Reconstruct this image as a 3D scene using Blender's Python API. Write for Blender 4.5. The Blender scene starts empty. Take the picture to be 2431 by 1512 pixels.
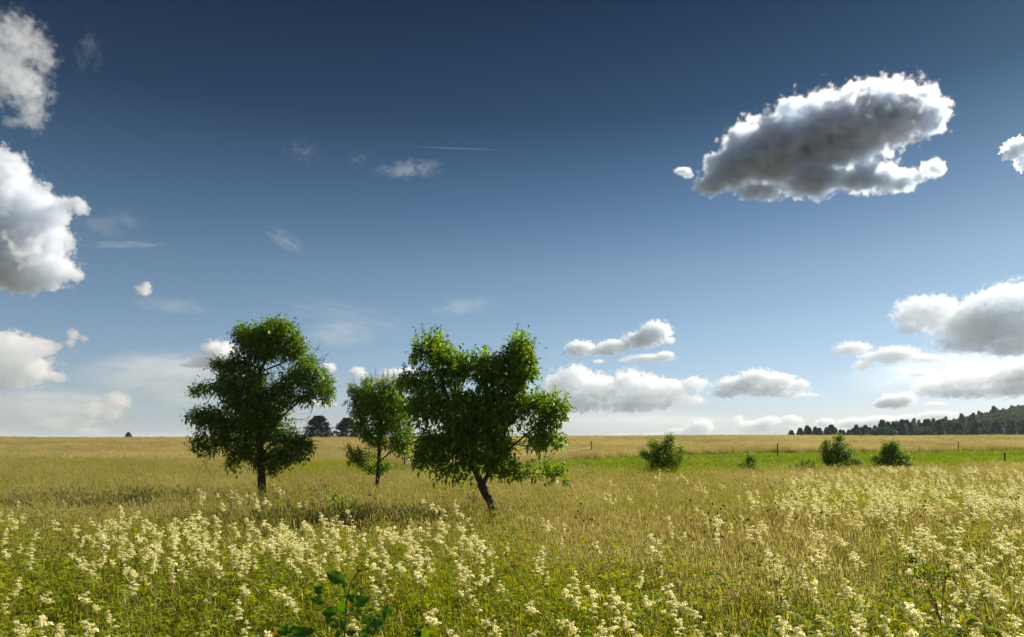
import bpy, bmesh, math, random
import numpy as np
from mathutils import Vector, Matrix, Quaternion, noise as mnoise

# ------------------------------------------------------------------ camera, sky, sun, exposure
scene = bpy.context.scene
COL = scene.collection
F = 731.0 / 1024.0                  # focal length over picture width
HOR = 1040.0                        # row of the true horizon on a 2431 x 1512 reading of the photo
EYE = 2.0
cam_d = bpy.data.cameras.new('camera')
cam_d.sensor_width = 36.0
cam_d.lens = 36.0 * F
cam_d.shift_y = (HOR - 756.0) / 2431.0
cam_d.clip_start = 0.1
cam_d.clip_end = 60000.0
cam = bpy.data.objects.new('camera', cam_d)
COL.objects.link(cam)
cam.location = (0, 0, EYE)
cam.rotation_euler = (math.radians(90), 0, 0)
scene.camera = cam

SUN_AZ = math.radians(54.0)         # clockwise from the view direction
SUN_EL = math.radians(35.0)
world = bpy.data.worlds.new('World')
scene.world = world
world.use_nodes = True
wn, wl = world.node_tree.nodes, world.node_tree.links
wn.clear()
w_out = wn.new('ShaderNodeOutputWorld')
w_bg = wn.new('ShaderNodeBackground')
w_sky = wn.new('ShaderNodeTexSky')
w_sky.sky_type = 'NISHITA'
w_sky.sun_disc = False
w_sky.sun_elevation = SUN_EL
w_sky.sun_rotation = SUN_AZ
w_sky.altitude = 1200
w_sky.air_density = 1.0
w_sky.dust_density = 1.0
w_sky.ozone_density = 1.0
w_bg.inputs['Strength'].default_value = 0.072
# the air is much clearer overhead than low down: deepen the sky with elevation
w_tc = wn.new('ShaderNodeTexCoord')
w_sep = wn.new('ShaderNodeSeparateXYZ')
w_ramp = wn.new('ShaderNodeValToRGB')
w_mul = wn.new('ShaderNodeMix')
w_mul.data_type = 'RGBA'; w_mul.blend_type = 'MULTIPLY'
w_mul.inputs['Factor'].default_value = 1.0
wl.new(w_tc.outputs['Generated'], w_sep.inputs[0])
wl.new(w_sep.outputs['Z'], w_ramp.inputs[0])
SKY_STOPS = [(0.0, (0.66, 0.72, 0.96)), (0.06, (0.68, 0.74, 0.88)), (0.14, (0.66, 0.74, 0.79)), (0.22, (0.56, 0.66, 0.68)),
             (0.30, (0.33, 0.46, 0.52)), (0.40, (0.110, 0.205, 0.265)), (0.52, (0.032, 0.095, 0.150)), (0.9, (0.15, 0.2, 0.24))]
el = w_ramp.color_ramp.elements
while len(el) < len(SKY_STOPS):
    el.new(0.5)
for e_, (p_, c_) in zip(el, SKY_STOPS):
    e_.position = p_
    e_.color = (*c_, 1)
wl.new(w_sky.outputs[0], w_mul.inputs['A'])
wl.new(w_ramp.outputs[0], w_mul.inputs['B'])
wl.new(w_mul.outputs['Result'], w_bg.inputs['Color'])
wl.new(w_bg.outputs[0], w_out.inputs['Surface'])

sun_d = bpy.data.lights.new('sun', 'SUN')
sun_d.energy = 5.0
sun_d.angle = math.radians(0.5)
sun_d.color = (1.0, 0.965, 0.88)
sun = bpy.data.objects.new('sun', sun_d)
COL.objects.link(sun)
SUN_DIR = Vector((math.sin(SUN_AZ) * math.cos(SUN_EL), math.cos(SUN_AZ) * math.cos(SUN_EL), math.sin(SUN_EL)))
sun.rotation_euler = SUN_DIR.to_track_quat('Z', 'Y').to_euler()
sun.location = (60, 30, 60)

scene.view_settings.view_transform = 'Standard'
scene.view_settings.look = 'None'
scene.view_settings.exposure = 0.6
scene.view_settings.gamma = 1.0
scene.render.engine = 'CYCLES'
cy = scene.cycles
cy.volume_bounces = 10
cy.max_bounces = 14
cy.diffuse_bounces = 5
cy.transmission_bounces = 4
cy.transparent_max_bounces = 8
cy.glossy_bounces = 2
cy.caustics_reflective = False
cy.caustics_refractive = False
cy.sample_clamp_indirect = 6.0

# ------------------------------------------------------------------ helpers
rng = np.random.default_rng(7)
random.seed(7)


def at(px, py, Y):
    """a pixel of the 2431-wide reading, at depth Y, as a point of the place"""
    return Vector(((px - 1215.5) / 2431.0 / F * Y, Y, EYE + (HOR - py) / 2431.0 / F * Y))


def px_m(Y):
    return Y / (2431.0 * F)         # metres per such pixel at depth Y


def tag(o, label=None, cat=None, group=None, kind=None):
    if label: o['label'] = label
    if cat: o['category'] = cat
    if group: o['group'] = group
    if kind: o['kind'] = kind
    return o


def link(name, me, mats=(), parent=None, loc=None):
    o = bpy.data.objects.new(name, me)
    COL.objects.link(o)
    for m in mats:
        if me is not None and m.name not in me.materials:
            me.materials.append(m)
    if parent: o.parent = parent
    if loc is not None: o.location = loc
    return o


def mesh_np(name, V, Fc, smooth=False, colors=None, uv=None):
    """V (n,3); Fc list of arrays (m,k) of quads or triangles"""
    me = bpy.data.meshes.new(name)
    V = np.asarray(V, dtype=np.float32)
    if not isinstance(Fc, (list, tuple)): Fc = [Fc]
    Fc = [np.asarray(f, dtype=np.int32) for f in Fc if len(f)]
    me.vertices.add(len(V))
    me.vertices.foreach_set('co', V.ravel())
    loops = np.concatenate([f.ravel() for f in Fc])
    sizes = np.concatenate([np.full(len(f), f.shape[1], np.int32) for f in Fc])
    starts = np.concatenate([[0], np.cumsum(sizes)[:-1]]).astype(np.int32)
    me.loops.add(len(loops))
    me.loops.foreach_set('vertex_index', loops)
    me.polygons.add(len(sizes))
    me.polygons.foreach_set('loop_start', starts)
    me.polygons.foreach_set('loop_total', sizes)
    if smooth:
        me.polygons.foreach_set('use_smooth', np.ones(len(sizes), bool))
    if colors is not None:
        a = me.attributes.new('tint', 'FLOAT', 'POINT')
        a.data.foreach_set('value', np.asarray(colors, np.float32))
    me.update()
    me.validate()
    return me


def nodes(name):
    m = bpy.data.materials.new(name)
    m.use_nodes = True
    nt = m.node_tree
    nt.nodes.clear()
    return m, nt.nodes, nt.links


def ramp(n, stops):
    r = n.new('ShaderNodeValToRGB')
    e = r.color_ramp.elements
    while len(e) < len(stops): e.new(0.5)
    for q, (p, c) in zip(e, stops):
        q.position = p
        q.color = (*c, 1)
    return r
# ------------------------------------------------------------------ clouds: closed bodies of mist high over the country
_ico = bmesh.new()
bmesh.ops.create_icosphere(_ico, subdivisions=4, radius=1.0)
ICO3_V = np.array([v.co[:] for v in _ico.verts], np.float32)
ICO3_F = np.array([[v.index for v in f.verts] for f in _ico.faces], np.int32)
_ico.free()


def wisp(label, px, py, rx, ry, Y, dens, seed, rot=0.0, stretch=(3.0, 3.0, 3.0), tear=0.5, detail=6.0, name='cloud', soft=0.07):
    """a thin veil: an oblong of mist that thins outward and is torn by stretched noise"""
    s = px_m(Y)
    V = ICO3_V.copy()
    me = mesh_np(name, V, ICO3_F, smooth=True)
    m, n, l = nodes(name + '_mist')
    o = n.new('ShaderNodeOutputMaterial')
    v = n.new('ShaderNodeVolumeScatter')
    v.inputs['Anisotropy'].default_value = 0.45
    tc = n.new('ShaderNodeTexCoord')
    gr = n.new('ShaderNodeTexGradient'); gr.gradient_type = 'SPHERICAL'
    mp = n.new('ShaderNodeMapping')
    mp.inputs['Location'].default_value = (seed * 3.7, seed * 1.9, seed * 5.3)
    mp.inputs['Scale'].default_value = stretch
    nz = n.new('ShaderNodeTexNoise')
    nz.inputs['Scale'].default_value = 1.0
    nz.inputs['Detail'].default_value = detail
    nz.inputs['Roughness'].default_value = 0.6
    nz.inputs['Distortion'].default_value = 0.6
    add = n.new('ShaderNodeMath'); add.operation = 'MULTIPLY_ADD'
    add.inputs[1].default_value = 0.26
    mr = n.new('ShaderNodeMapRange'); mr.interpolation_type = 'SMOOTHSTEP'
    mr.inputs['From Min'].default_value = tear + .09
    mr.inputs['From Max'].default_value = tear + .09 + .14 + soft * 2
    mr.inputs['To Max'].default_value = dens / (ry * s)
    gate = n.new('ShaderNodeMath'); gate.operation = 'MULTIPLY'
    g2 = n.new('ShaderNodeMapRange'); g2.inputs['From Max'].default_value = .35
    l.new(tc.outputs['Object'], gr.inputs[0]); l.new(tc.outputs['Object'], mp.inputs[0])
    l.new(mp.outputs[0], nz.inputs['Vector'])
    l.new(gr.outputs['Fac'], add.inputs[0]); l.new(nz.outputs['Fac'], add.inputs[2])
    l.new(add.outputs[0], mr.inputs['Value'])
    l.new(gr.outputs['Fac'], g2.inputs['Value'])
    l.new(mr.outputs['Result'], gate.inputs[0]); l.new(g2.outputs[0], gate.inputs[1])
    l.new(gate.outputs[0], v.inputs['Density'])
    l.new(v.outputs[0], o.inputs['Volume'])
    m.cycles.volume_step_rate = 0.3
    ob = link(name, me, [m], loc=at(px, py, Y))
    if name == 'cloud': rx *= 1.3; ry *= 1.35
    ob.scale = (rx * s, min(rx, ry * 2.0) * s, ry * s)
    ob.rotation_euler = (0, math.radians(rot), 0)
    return tag(ob, label, 'cloud' if name == 'cloud' else 'vapour trail')


def puff_cloud(label, blobs, Y, dens, seed, g=.6, amp=1.5, scale=2.6, edge=.3, bias=.0, step=.12, detail=6.0, rough=.6, squash=1.0, name='cloud', depth=1.0, grow=1.48, col=(1, .89, .78), absorb=0.0):
    """a cloud whose mist is thick inside its lobes and frays outward, torn by fractal noise; the hull is the union of the lobes, a little inflated"""
    s = px_m(Y)
    cx = sum(b[0] for b in blobs) / len(blobs); cyy = sum(b[1] for b in blobs) / len(blobs)
    R = random.Random(seed)
    L = []
    for (x, y, rx, ry) in blobs:
        L.append(((x - cx) * s, R.uniform(-.25, .25) * min(rx, ry) * s, -(y - cyy) * s, rx * s, min(max(rx, ry), 1.3 * min(rx, ry)) * s * depth, ry * s))
    V = np.concatenate([ICO3_V * np.array([a[3], a[4], a[5]], np.float32) * grow + np.array(a[:3], np.float32) for a in L])
    Fc = np.concatenate([ICO3_F + k * len(ICO3_V) for k in range(len(L))])
    sz = float(np.median([min(a[3], a[5]) for a in L]))
    tmp = mesh_np('cloud_tmp', V, Fc)
    o = bpy.data.objects.new('cloud_tmp', tmp)
    COL.objects.link(o)
    md = o.modifiers.new('r', 'REMESH'); md.mode = 'VOXEL'; md.voxel_size = min(sz * .12, 6 * s)
    me = bpy.data.meshes.new_from_object(o.evaluated_get(bpy.context.evaluated_depsgraph_get()))
    bpy.data.objects.remove(o); bpy.data.meshes.remove(tmp)
    me.polygons.foreach_set('use_smooth', np.ones(len(me.polygons), bool))
    me.name = name
    me.materials.clear()
    m, n, l = nodes(name + '_mist')
    out = n.new('ShaderNodeOutputMaterial')
    v = n.new('ShaderNodeVolumeScatter')
    v.inputs['Anisotropy'].default_value = g
    v.inputs['Color'].default_value = (*col, 1)
    tc = n.new('ShaderNodeTexCoord')
    prev = None
    for a in L:
        q = n.new('ShaderNodeVectorMath'); q.operation = 'MULTIPLY_ADD'
        inv = (1 / a[3], 1 / a[4], 1 / a[5])
        q.inputs[1].default_value = inv
        q.inputs[2].default_value = (-a[0] * inv[0], -a[1] * inv[1], -a[2] * inv[2])
        l.new(tc.outputs['Object'], q.inputs[0])
        d = n.new('ShaderNodeVectorMath'); d.operation = 'LENGTH'
        l.new(q.outputs[0], d.inputs[0])
        if prev is None:
            prev = d.outputs['Value']
        else:
            mx = n.new('ShaderNodeMath'); mx.operation = 'SMOOTH_MIN'
            mx.inputs[2].default_value = .22
            l.new(prev, mx.inputs[0]); l.new(d.outputs['Value'], mx.inputs[1])
            prev = mx.outputs[0]
    mp = n.new('ShaderNodeMapping')
    mp.inputs['Location'].default_value = (seed * 3.7, seed * 1.9, seed * 5.3)
    mp.inputs['Scale'].default_value = (scale / sz * squash, scale / sz, scale / sz)
    nz = n.new('ShaderNodeTexNoise')
    nz.inputs['Scale'].default_value = 1.0
    nz.inputs['Detail'].default_value = detail
    nz.inputs['Roughness'].default_value = rough
    l.new(tc.outputs['Object'], mp.inputs[0]); l.new(mp.outputs[0], nz.inputs['Vector'])
    ma = n.new('ShaderNodeMath'); ma.operation = 'MULTIPLY_ADD'       # noise * amp - amp/2
    ma.inputs[1].default_value = amp; ma.inputs[2].default_value = 1.0 - amp / 2 + bias
    l.new(nz.outputs['Fac'], ma.inputs[0])
    sb = n.new('ShaderNodeMath'); sb.operation = 'SUBTRACT'
    l.new(ma.outputs[0], sb.inputs[0]); l.new(prev, sb.inputs[1])
    mr = n.new('ShaderNodeMapRange'); mr.interpolation_type = 'SMOOTHSTEP'
    mr.inputs['From Min'].default_value = 0.0
    mr.inputs['From Max'].default_value = edge
    mr.inputs['To Max'].default_value = dens / sz
    l.new(sb.outputs[0], mr.inputs['Value'])
    l.new(mr.outputs['Result'], v.inputs['Density'])
    if absorb:                                     # absorbs red most: puts a darker, bluer core shade into the mist colour
        va = n.new('ShaderNodeVolumeAbsorption'); va.inputs['Color'].default_value = (0, .3, .75, 1)
        k_ = n.new('ShaderNodeMath'); k_.operation = 'MULTIPLY'; k_.inputs[1].default_value = absorb
        l.new(mr.outputs['Result'], k_.inputs[0]); l.new(k_.outputs[0], va.inputs['Density'])
        ad = n.new('ShaderNodeAddShader')
        l.new(v.outputs[0], ad.inputs[0]); l.new(va.outputs[0], ad.inputs[1]); l.new(ad.outputs[0], out.inputs['Volume'])
    else:
        l.new(v.outputs[0], out.inputs['Volume'])
    m.cycles.volume_step_rate = step
    ob = link(name, me, [m], loc=at(cx, cyy, Y))
    return tag(ob, label, 'cloud')


def cloud(label, blobs, Y, dens=1.0, seed=1, rough=1.0, g=.55, edge=.22, step=.17, scale=2.0, **k):
    return puff_cloud(label, blobs, Y, dens * (1.0 if Y > 3600 else 1.7), seed, g=g, amp=2.7 * max(rough, .9), edge=edge, step=step, scale=scale, **k)


puff_cloud('large grey-cored cloud with a brilliant white rim, floating alone high over the bushes',
      [(1960, 330, 135, 90), (1830, 362, 110, 80), (2080, 285, 100, 80), (2155, 262, 72, 60), (1730, 400, 60, 50), (1750, 340, 36, 34), (1868, 258, 30, 22),
       (2218, 275, 38, 46), (1930, 430, 90, 40), (2060, 425, 90, 38), (2140, 425, 54, 28), (2218, 400, 32, 22), (2060, 222, 70, 30), (1690, 440, 44, 24), (1810, 455, 60, 22)],
      2400, dens=6.5, seed=3, g=.55, amp=2.5, scale=1.25, step=.1, edge=.6, rough=.68, detail=8, col=(1, .91, .82), absorb=.035)
cloud('tiny white scrap of cloud just left of the large grey-cored cloud', [(1622, 406, 18, 8), (1634, 416, 12, 6)], 2400, dens=1.8, seed=5, rough=1.2, g=.6)
cloud('small white cloud cut by the right edge of the picture, high up', [(2425, 350, 34, 22), (2400, 368, 18, 10), (2440, 385, 26, 18)], 2500, dens=2.0, seed=6, rough=1.1, g=.6)
cloud('ragged greyish cloud in the top left corner, above the bulky white cloud',
        [(40, 95, 62, 58), (100, 130, 30, 50), (30, 180, 62, 52), (70, 210, 40, 52), (75, 265, 32, 46), (15, 150, 50, 60), (40, 290, 40, 14), (115, 225, 22, 10), (-40, 160, 50, 90), (55, 50, 36, 16)],
      2200, dens=0.30, seed=11, rough=1.25, g=.4, edge=.6, col=(1, .97, .94), absorb=.05)
cloud('bulky white cloud at the left edge with a lobed right side',
        [(10, 420, 60, 62), (0, 500, 120, 80), (70, 490, 70, 46), (110, 520, 52, 50), (165, 485, 30, 16), (190, 490, 18, 24), (30, 600, 110, 80), (90, 570, 60, 50), (110, 640, 70, 38), (175, 652, 28, 16), (60, 665, 80, 30),
       (165, 575, 10, 26), (-60, 560, 90, 120)],
      2500, dens=1.5, seed=12, rough=0.9, g=.4, col=(1, .96, .92), absorb=.05)
cloud('small white puff low in the left sky, under the bulky white cloud', [(340, 690, 18, 12), (348, 678, 10, 10)], 3500, dens=.9, seed=18, rough=1.2)
cloud('heaped white cloud at the left edge close above the horizon haze',
        [(20, 815, 60, 32), (80, 825, 48, 26), (120, 822, 30, 14), (10, 860, 110, 34), (80, 880, 46, 28), (-50, 840, 80, 50), (20, 905, 90, 20), (130, 895, 30, 14)],
      5000, dens=1.5, seed=20, rough=.9)
cloud('small slanting white tuft right of the heaped left cloud', [(176, 795, 12, 14), (166, 812, 10, 12), (200, 804, 9, 7)], 5000, dens=.8, seed=21, rough=1.4)
cloud('twin-topped pale cloud low over the left field', [(222, 970, 18, 24), (282, 950, 30, 22), (262, 980, 28, 18), (130, 1006, 56, 16), (180, 1000, 50, 16), (215, 1024, 50, 12)], 8000, dens=1.1, seed=22, rough=.9)
cloud('grey cloud with a bright top, half hidden behind the left tree', [(520, 836, 40, 28), (500, 858, 62, 16), (560, 850, 30, 26), (455, 866, 30, 7)], 5000, dens=2.2, seed=23, rough=.8)
cloud('white cloud peeping out between the left tree and the middle tree', [(780, 872, 18, 12), (850, 885, 20, 14), (760, 960, 40, 12), (730, 900, 20, 16)], 6500, dens=1.4, seed=29, rough=.9, g=.25)
cloud('white cloud behind the gap of the middle and leaning trees', [(945, 890, 40, 16), (975, 885, 24, 14), (920, 905, 36, 14)], 6500, dens=1.4, seed=30, rough=.9, g=.25)
cloud('pair of slanting white heaps joined in one cloud, right of the leaning tree', [(1555, 790, 36, 26), (1520, 808, 40, 20), (1460, 822, 42, 16), (1380, 826, 36, 18), (1420, 832, 50, 12), (1590, 808, 14, 8), (1335, 838, 8, 5)], 5000, dens=2.0, seed=31, rough=.85, g=.25)
cloud('slim white cloud under the slanting heaps', [(1540, 850, 54, 9), (1580, 842, 20, 8), (1490, 856, 22, 5), (1420, 858, 14, 5)], 5000, dens=1.2, seed=32, rough=1.1, g=.25)
cloud('broad cloud bank with bright bubbling top beside the leaning tree',
        [(1370, 900, 42, 34), (1330, 920, 40, 40), (1420, 930, 60, 44), (1495, 912, 42, 36), (1540, 930, 52, 40), (1600, 925, 40, 26), (1650, 912, 36, 18), (1500, 955, 110, 26), (1620, 950, 60, 16), (1380, 955, 80, 24)],
      6500, dens=1.5, seed=33, rough=.8, g=.25)
cloud('rounded cloud with a long flat base, right of the broad cloud bank',
        [(1800, 898, 44, 22), (1750, 915, 50, 22), (1850, 905, 44, 20), (1900, 912, 24, 12), (1810, 925, 100, 16), (1720, 935, 40, 10), (1880, 938, 70, 8)],
      6500, dens=1.4, seed=34, rough=.8, g=.25)
cloud('short tower of white cloud on the horizon above the nearest bush', [(1668, 1012, 26, 18), (1655, 1022, 32, 16), (1610, 1028, 30, 12), (1560, 1034, 40, 8), (1480, 1034, 36, 7)], 9000, dens=1.3, seed=35, rough=.8, g=.25)
cloud('double-humped white cloud on the horizon left of the dark woods', [(1752, 1000, 14, 14), (1790, 1015, 40, 18), (1830, 1005, 32, 18), (1880, 1000, 30, 15), (1850, 1025, 60, 14)], 9000, dens=1.3, seed=36, rough=.8, g=.25)
cloud('low white cloud peeking over the row of spruces', [(1960, 1004, 24, 12), (2030, 1005, 50, 14), (2090, 1000, 50, 14), (2160, 994, 40, 10), (2230, 985, 50, 10)], 9000, dens=1.2, seed=37, rough=.9, g=.25)
cloud('very large blue-grey cloud with a white rim at the right edge, under the large cloud',
        [(2190, 745, 62, 42), (2230, 725, 40, 24), (2160, 780, 34, 14), (2320, 770, 110, 56), (2400, 730, 80, 56), (2330, 715, 40, 22), (2290, 735, 30, 16), (2440, 760, 110, 80), (2300, 815, 90, 26), (2400, 820, 90, 28)],
      4500, dens=1.0, seed=38, rough=.8, g=.25)
cloud('torn white strip of cloud running left below the blue-grey cloud', [(2025, 826, 40, 14), (2010, 830, 28, 12), (2075, 845, 40, 10), (2050, 868, 20, 14), (2130, 840, 50, 18), (2190, 850, 50, 10), (2110, 858, 24, 6), (2180, 885, 36, 9)], 5000, dens=1.0, seed=39, rough=1.2, g=.25)
cloud('long layered cloud with a flat blue base, low over the wooded hill', [(2220, 915, 50, 22), (2300, 900, 70, 26), (2390, 890, 80, 30), (2280, 930, 110, 18), (2400, 920, 90, 24), (2460, 880, 60, 40)], 6000, dens=1.4, seed=40, rough=.9, g=.25)
cloud('small heaped cloud left of the layered cloud over the woods', [(2125, 952, 40, 18), (2150, 945, 24, 14), (2095, 960, 24, 10), (2220, 960, 30, 6)], 6500, dens=1.4, seed=41, rough=.9, g=.25)
# veils and wisps
wisp('thin hooked wisp right of the corner cloud, top left', 206, 124, 40, 60, 2200, 0.385, 2, rot=12, tear=0.55)
wisp('faint wisp leftmost of the row of wisps left of the vapour trail', 722, 362, 56, 34, 2300, 0.22, 4, tear=0.57, stretch=(4, 4, 3))
wisp('faintest little wisp, between the leftmost wisp and the streaky white one', 850, 378, 32, 20, 2300, 0.165, 15, rot=-25, tear=0.55, stretch=(3, 3, 3))
wisp('small streaky white wisp of cloud just below the vapour trail', 970, 402, 84, 20, 2300, 0.165, 18, rot=-5, tear=0.47, stretch=(5, 3, 2))
wisp('faint smudge of cloud above the tall left tree', 678, 570, 50, 22, 3000, 0.0665, 17, rot=24, tear=.42, stretch=(2, 2, 3), detail=3)
wisp('narrow flat streak of thin cloud to the right of the bulky white cloud', 290, 581, 100, 8, 3500, 0.11, 19, tear=.4, stretch=(3, 2, 1.5), detail=3)
wisp('faint fan of thin cloud just right of the bulky white cloud', 260, 530, 80, 26, 3500, 0.0715, 51, rot=-8, tear=.42, stretch=(3, 2, 2), detail=4)
wisp('long flat veil of pale cloud left of the left tree', 400, 885, 210, 46, 7000, 0.63, 24, rot=-3, tear=.33, stretch=(3, 3, 3), detail=4, soft=.15)
wisp('low pale veil of cloud behind the lower left tree branches', 420, 945, 90, 22, 7000, 0.54, 52, rot=2, tear=.38, stretch=(3, 3, 2), detail=4, soft=.12)
wisp('thin pale patch of cloud above the gap between the left and middle trees', 800, 795, 90, 28, 5000, 0.138, 25, tear=.36, stretch=(2, 2, 2), detail=3, soft=.12)
wisp('faint streaky veil of cloud above the middle tree', 830, 752, 170, 34, 5000, 0.088, 26, rot=10, tear=.42, stretch=(3, 3, 4), detail=5, soft=.12)
wisp('faint streak of cloud above the tall shoots of the leaning tree', 1100, 728, 84, 22, 5000, 0.11, 27, rot=-8, tear=.42, stretch=(3, 3, 3), detail=4, soft=.1)
wisp('faint brushed streak of cloud over the left field, under the small puff', 410, 726, 90, 18, 5000, 0.121, 28, rot=4, tear=.4, stretch=(3, 3, 3), detail=4, soft=.1)
wisp('pale hazy veil of cloud low over the left field, under the heaped cloud', 110, 965, 190, 40, 7500, 0.63, 53, tear=.32, stretch=(3, 3, 3), detail=4, soft=.16)
wisp('pale hazy veil of cloud under the broad cloud bank', 1480, 1000, 260, 26, 8500, 0.347, 54, tear=.34, stretch=(3, 3, 2), detail=3, soft=.16)
wisp('pale ragged veil of cloud under the blue-grey cloud', 2250, 880, 230, 46, 5500, 0.238, 55, rot=-6, tear=.36, stretch=(4, 3, 3), detail=5, soft=.1)
wisp('short vapour trail, a thin straight white line high in the blue', 1085, 352, 120, 1.3, 6000, 0.045, 50, rot=2, tear=.0, stretch=(2, 2, 1), detail=1, name='vapour_trail')
# ------------------------------------------------------------------ lie of the land
def sstep(a, b, x):
    t = np.clip((np.asarray(x, float) - a) / (b - a), 0, 1)
    return t * t * (3 - 2 * t)


def land(x, y):
    x = np.asarray(x, float); y = np.asarray(y, float)
    crest = 1.42 + 0.35 * sstep(-10, 90, x) + 0.13 * np.sin(x * .045 + 1.0) + 0.06 * np.sin(x * .13 + y * .02)
    z = crest * sstep(62, 128, y)
    z = z - 0.022 * np.clip(y - 134, 0, 260)
    z = z + 0.05 * np.sin(x * .55 + 1.3) * np.sin(y * .41) * sstep(2, 8, y) * (1 - sstep(40, 70, y))
    # the wooded hill far on the right
    hill = 36.0 * sstep(.45, .90, x / np.maximum(y, 50)) * sstep(330, 620, y) * (1 - sstep(1100, 2200, y))
    return z + hill


def ground_sheet():
    ys = np.concatenate([np.linspace(-40, 0, 9)[:-1], np.arange(0, 160, 2.0), np.arange(160, 420, 10.0), np.linspace(420, 1400, 50), np.geomspace(1450, 30000, 16)])
    u = np.linspace(-1, 1, 161)
    xs = np.sign(u) * (np.abs(u) * 60 + np.abs(u) ** 4 * 900)
    X, Y = np.meshgrid(xs, ys)
    X = X * np.where(Y > 1400, Y / 60., 1 + 0 * Y) ** 1.0
    Z = land(X, Y)
    V = np.stack([X, Y, Z], -1).reshape(-1, 3)
    nx, ny = len(xs), len(ys)
    i = (np.arange(ny - 1)[:, None] * nx + np.arange(nx - 1)[None]).ravel()
    Fc = np.stack([i, i + 1, i + nx + 1, i + nx], 1)
    return mesh_np('ground', V, Fc, smooth=True)


m_soil, n, l = nodes('meadow_soil')
o_ = n.new('ShaderNodeOutputMaterial'); b_ = n.new('ShaderNodeBsdfDiffuse')
tc = n.new('ShaderNodeTexCoord'); nz = n.new('ShaderNodeTexNoise'); nz.inputs['Scale'].default_value = 0.35; nz.inputs['Detail'].default_value = 8
r_ = ramp(n, [(0.35, (.055, .06, .014)), (0.5, (.11, .09, .03)), (0.68, (.17, .13, .05))])
l.new(tc.outputs['Object'], nz.inputs[0]); l.new(nz.outputs['Fac'], r_.inputs[0]); l.new(r_.outputs[0], b_.inputs[0]); l.new(b_.outputs[0], o_.inputs[0])
tag(link('ground', ground_sheet(), [m_soil]), kind='structure')


# ------------------------------------------------------------------ plant materials
def leafy(name, stops, trans=0.45, gloss=0.025, rough=.5, rnd=.35, patch=0.0, patch_scale=.1):
    """thin plant tissue: lets some light through; colour runs along 'tint' and differs from plant to plant"""
    m, n, l = nodes(name)
    o = n.new('ShaderNodeOutputMaterial')
    at_ = n.new('ShaderNodeAttribute'); at_.attribute_name = 'tint'
    oi = n.new('ShaderNodeObjectInfo')
    ad = n.new('ShaderNodeMath'); ad.operation = 'MULTIPLY_ADD'
    ad.inputs[1].default_value = rnd
    sub = n.new('ShaderNodeMath'); sub.operation = 'SUBTRACT'; sub.inputs[1].default_value = rnd / 2
    l.new(oi.outputs['Random'], ad.inputs[0]); l.new(at_.outputs['Fac'], ad.inputs[2])
    l.new(ad.outputs[0], sub.inputs[0])
    last = sub.outputs[0]
    if patch:
        ge = n.new('ShaderNodeNewGeometry')
        nz = n.new('ShaderNodeTexNoise'); nz.inputs['Scale'].default_value = patch_scale; nz.inputs['Detail'].default_value = 4
        l.new(ge.outputs['Position'], nz.inputs['Vector'])
        pm = n.new('ShaderNodeMath'); pm.operation = 'MULTIPLY_ADD'; pm.inputs[1].default_value = patch
        pm2 = n.new('ShaderNodeMath'); pm2.operation = 'SUBTRACT'; pm2.inputs[1].default_value = patch * .5
        l.new(nz.outputs['Fac'], pm.inputs[0]); l.new(last, pm.inputs[2]); l.new(pm.outputs[0], pm2.inputs[0])
        last = pm2.outputs[0]
    r = ramp(n, stops)
    l.new(last, r.inputs[0])
    df = n.new('ShaderNodeBsdfDiffuse'); tr = n.new('ShaderNodeBsdfTranslucent'); gl = n.new('ShaderNodeBsdfGlossy')
    gl.inputs['Roughness'].default_value = rough
    gl.inputs['Color'].default_value = (1, 1, 1, 1)
    hs = n.new('ShaderNodeHueSaturation'); hs.inputs['Saturation'].default_value = 1.15; hs.inputs['Value'].default_value = 1.25
    hs.inputs['Hue'].default_value = .488
    l.new(r.outputs[0], df.inputs[0]); l.new(r.outputs[0], hs.inputs['Color']); l.new(hs.outputs[0], tr.inputs[0])
    m1 = n.new('ShaderNodeMixShader'); m1.inputs[0].default_value = trans
    m2 = n.new('ShaderNodeMixShader'); m2.inputs[0].default_value = gloss
    l.new(df.outputs[0], m1.inputs[1]); l.new(tr.outputs[0], m1.inputs[2])
    l.new(m1.outputs[0], m2.inputs[1]); l.new(gl.outputs[0], m2.inputs[2])
    l.new(m2.outputs[0], o.inputs[0])
    return m


GREEN_G = leafy('green_grass_blade', [(0, (.10, .17, .008)), (.45, (.25, .31, .016)), (.75, (.40, .41, .035)), (1, (.52, .44, .10))], trans=.5)
TAN_G = leafy('dry_grass_blade', [(0, (.11, .165, .018)), (.35, (.27, .27, .055)), (.7, (.46, .405, .135)), (1, (.68, .59, .28))], trans=.4, patch=.75, patch_scale=.16)
FAR_G = leafy('far_dry_grass', [(0, (.15, .20, .025)), (.35, (.33, .315, .085)), (.7, (.53, .465, .185)), (1, (.70, .60, .30))], trans=.4, patch=1.0, patch_scale=.06)
LAWN_G = leafy('short_pasture_grass', [(0, (.09, .16, .008)), (.5, (.19, .285, .012)), (1, (.31, .36, .03))], trans=.5, patch=1.3, patch_scale=.14)
HERB_G = leafy('herb_leaf', [(0, (.10, .15, .008)), (.5, (.25, .31, .018)), (1, (.48, .47, .04))], trans=.5, gloss=.02, rough=.6)
CREAM = leafy('cream_floret', [(0, (.54, .51, .17)), (.4, (.83, .79, .42)), (1, (.92, .90, .64))], trans=.5, gloss=.0)


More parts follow.
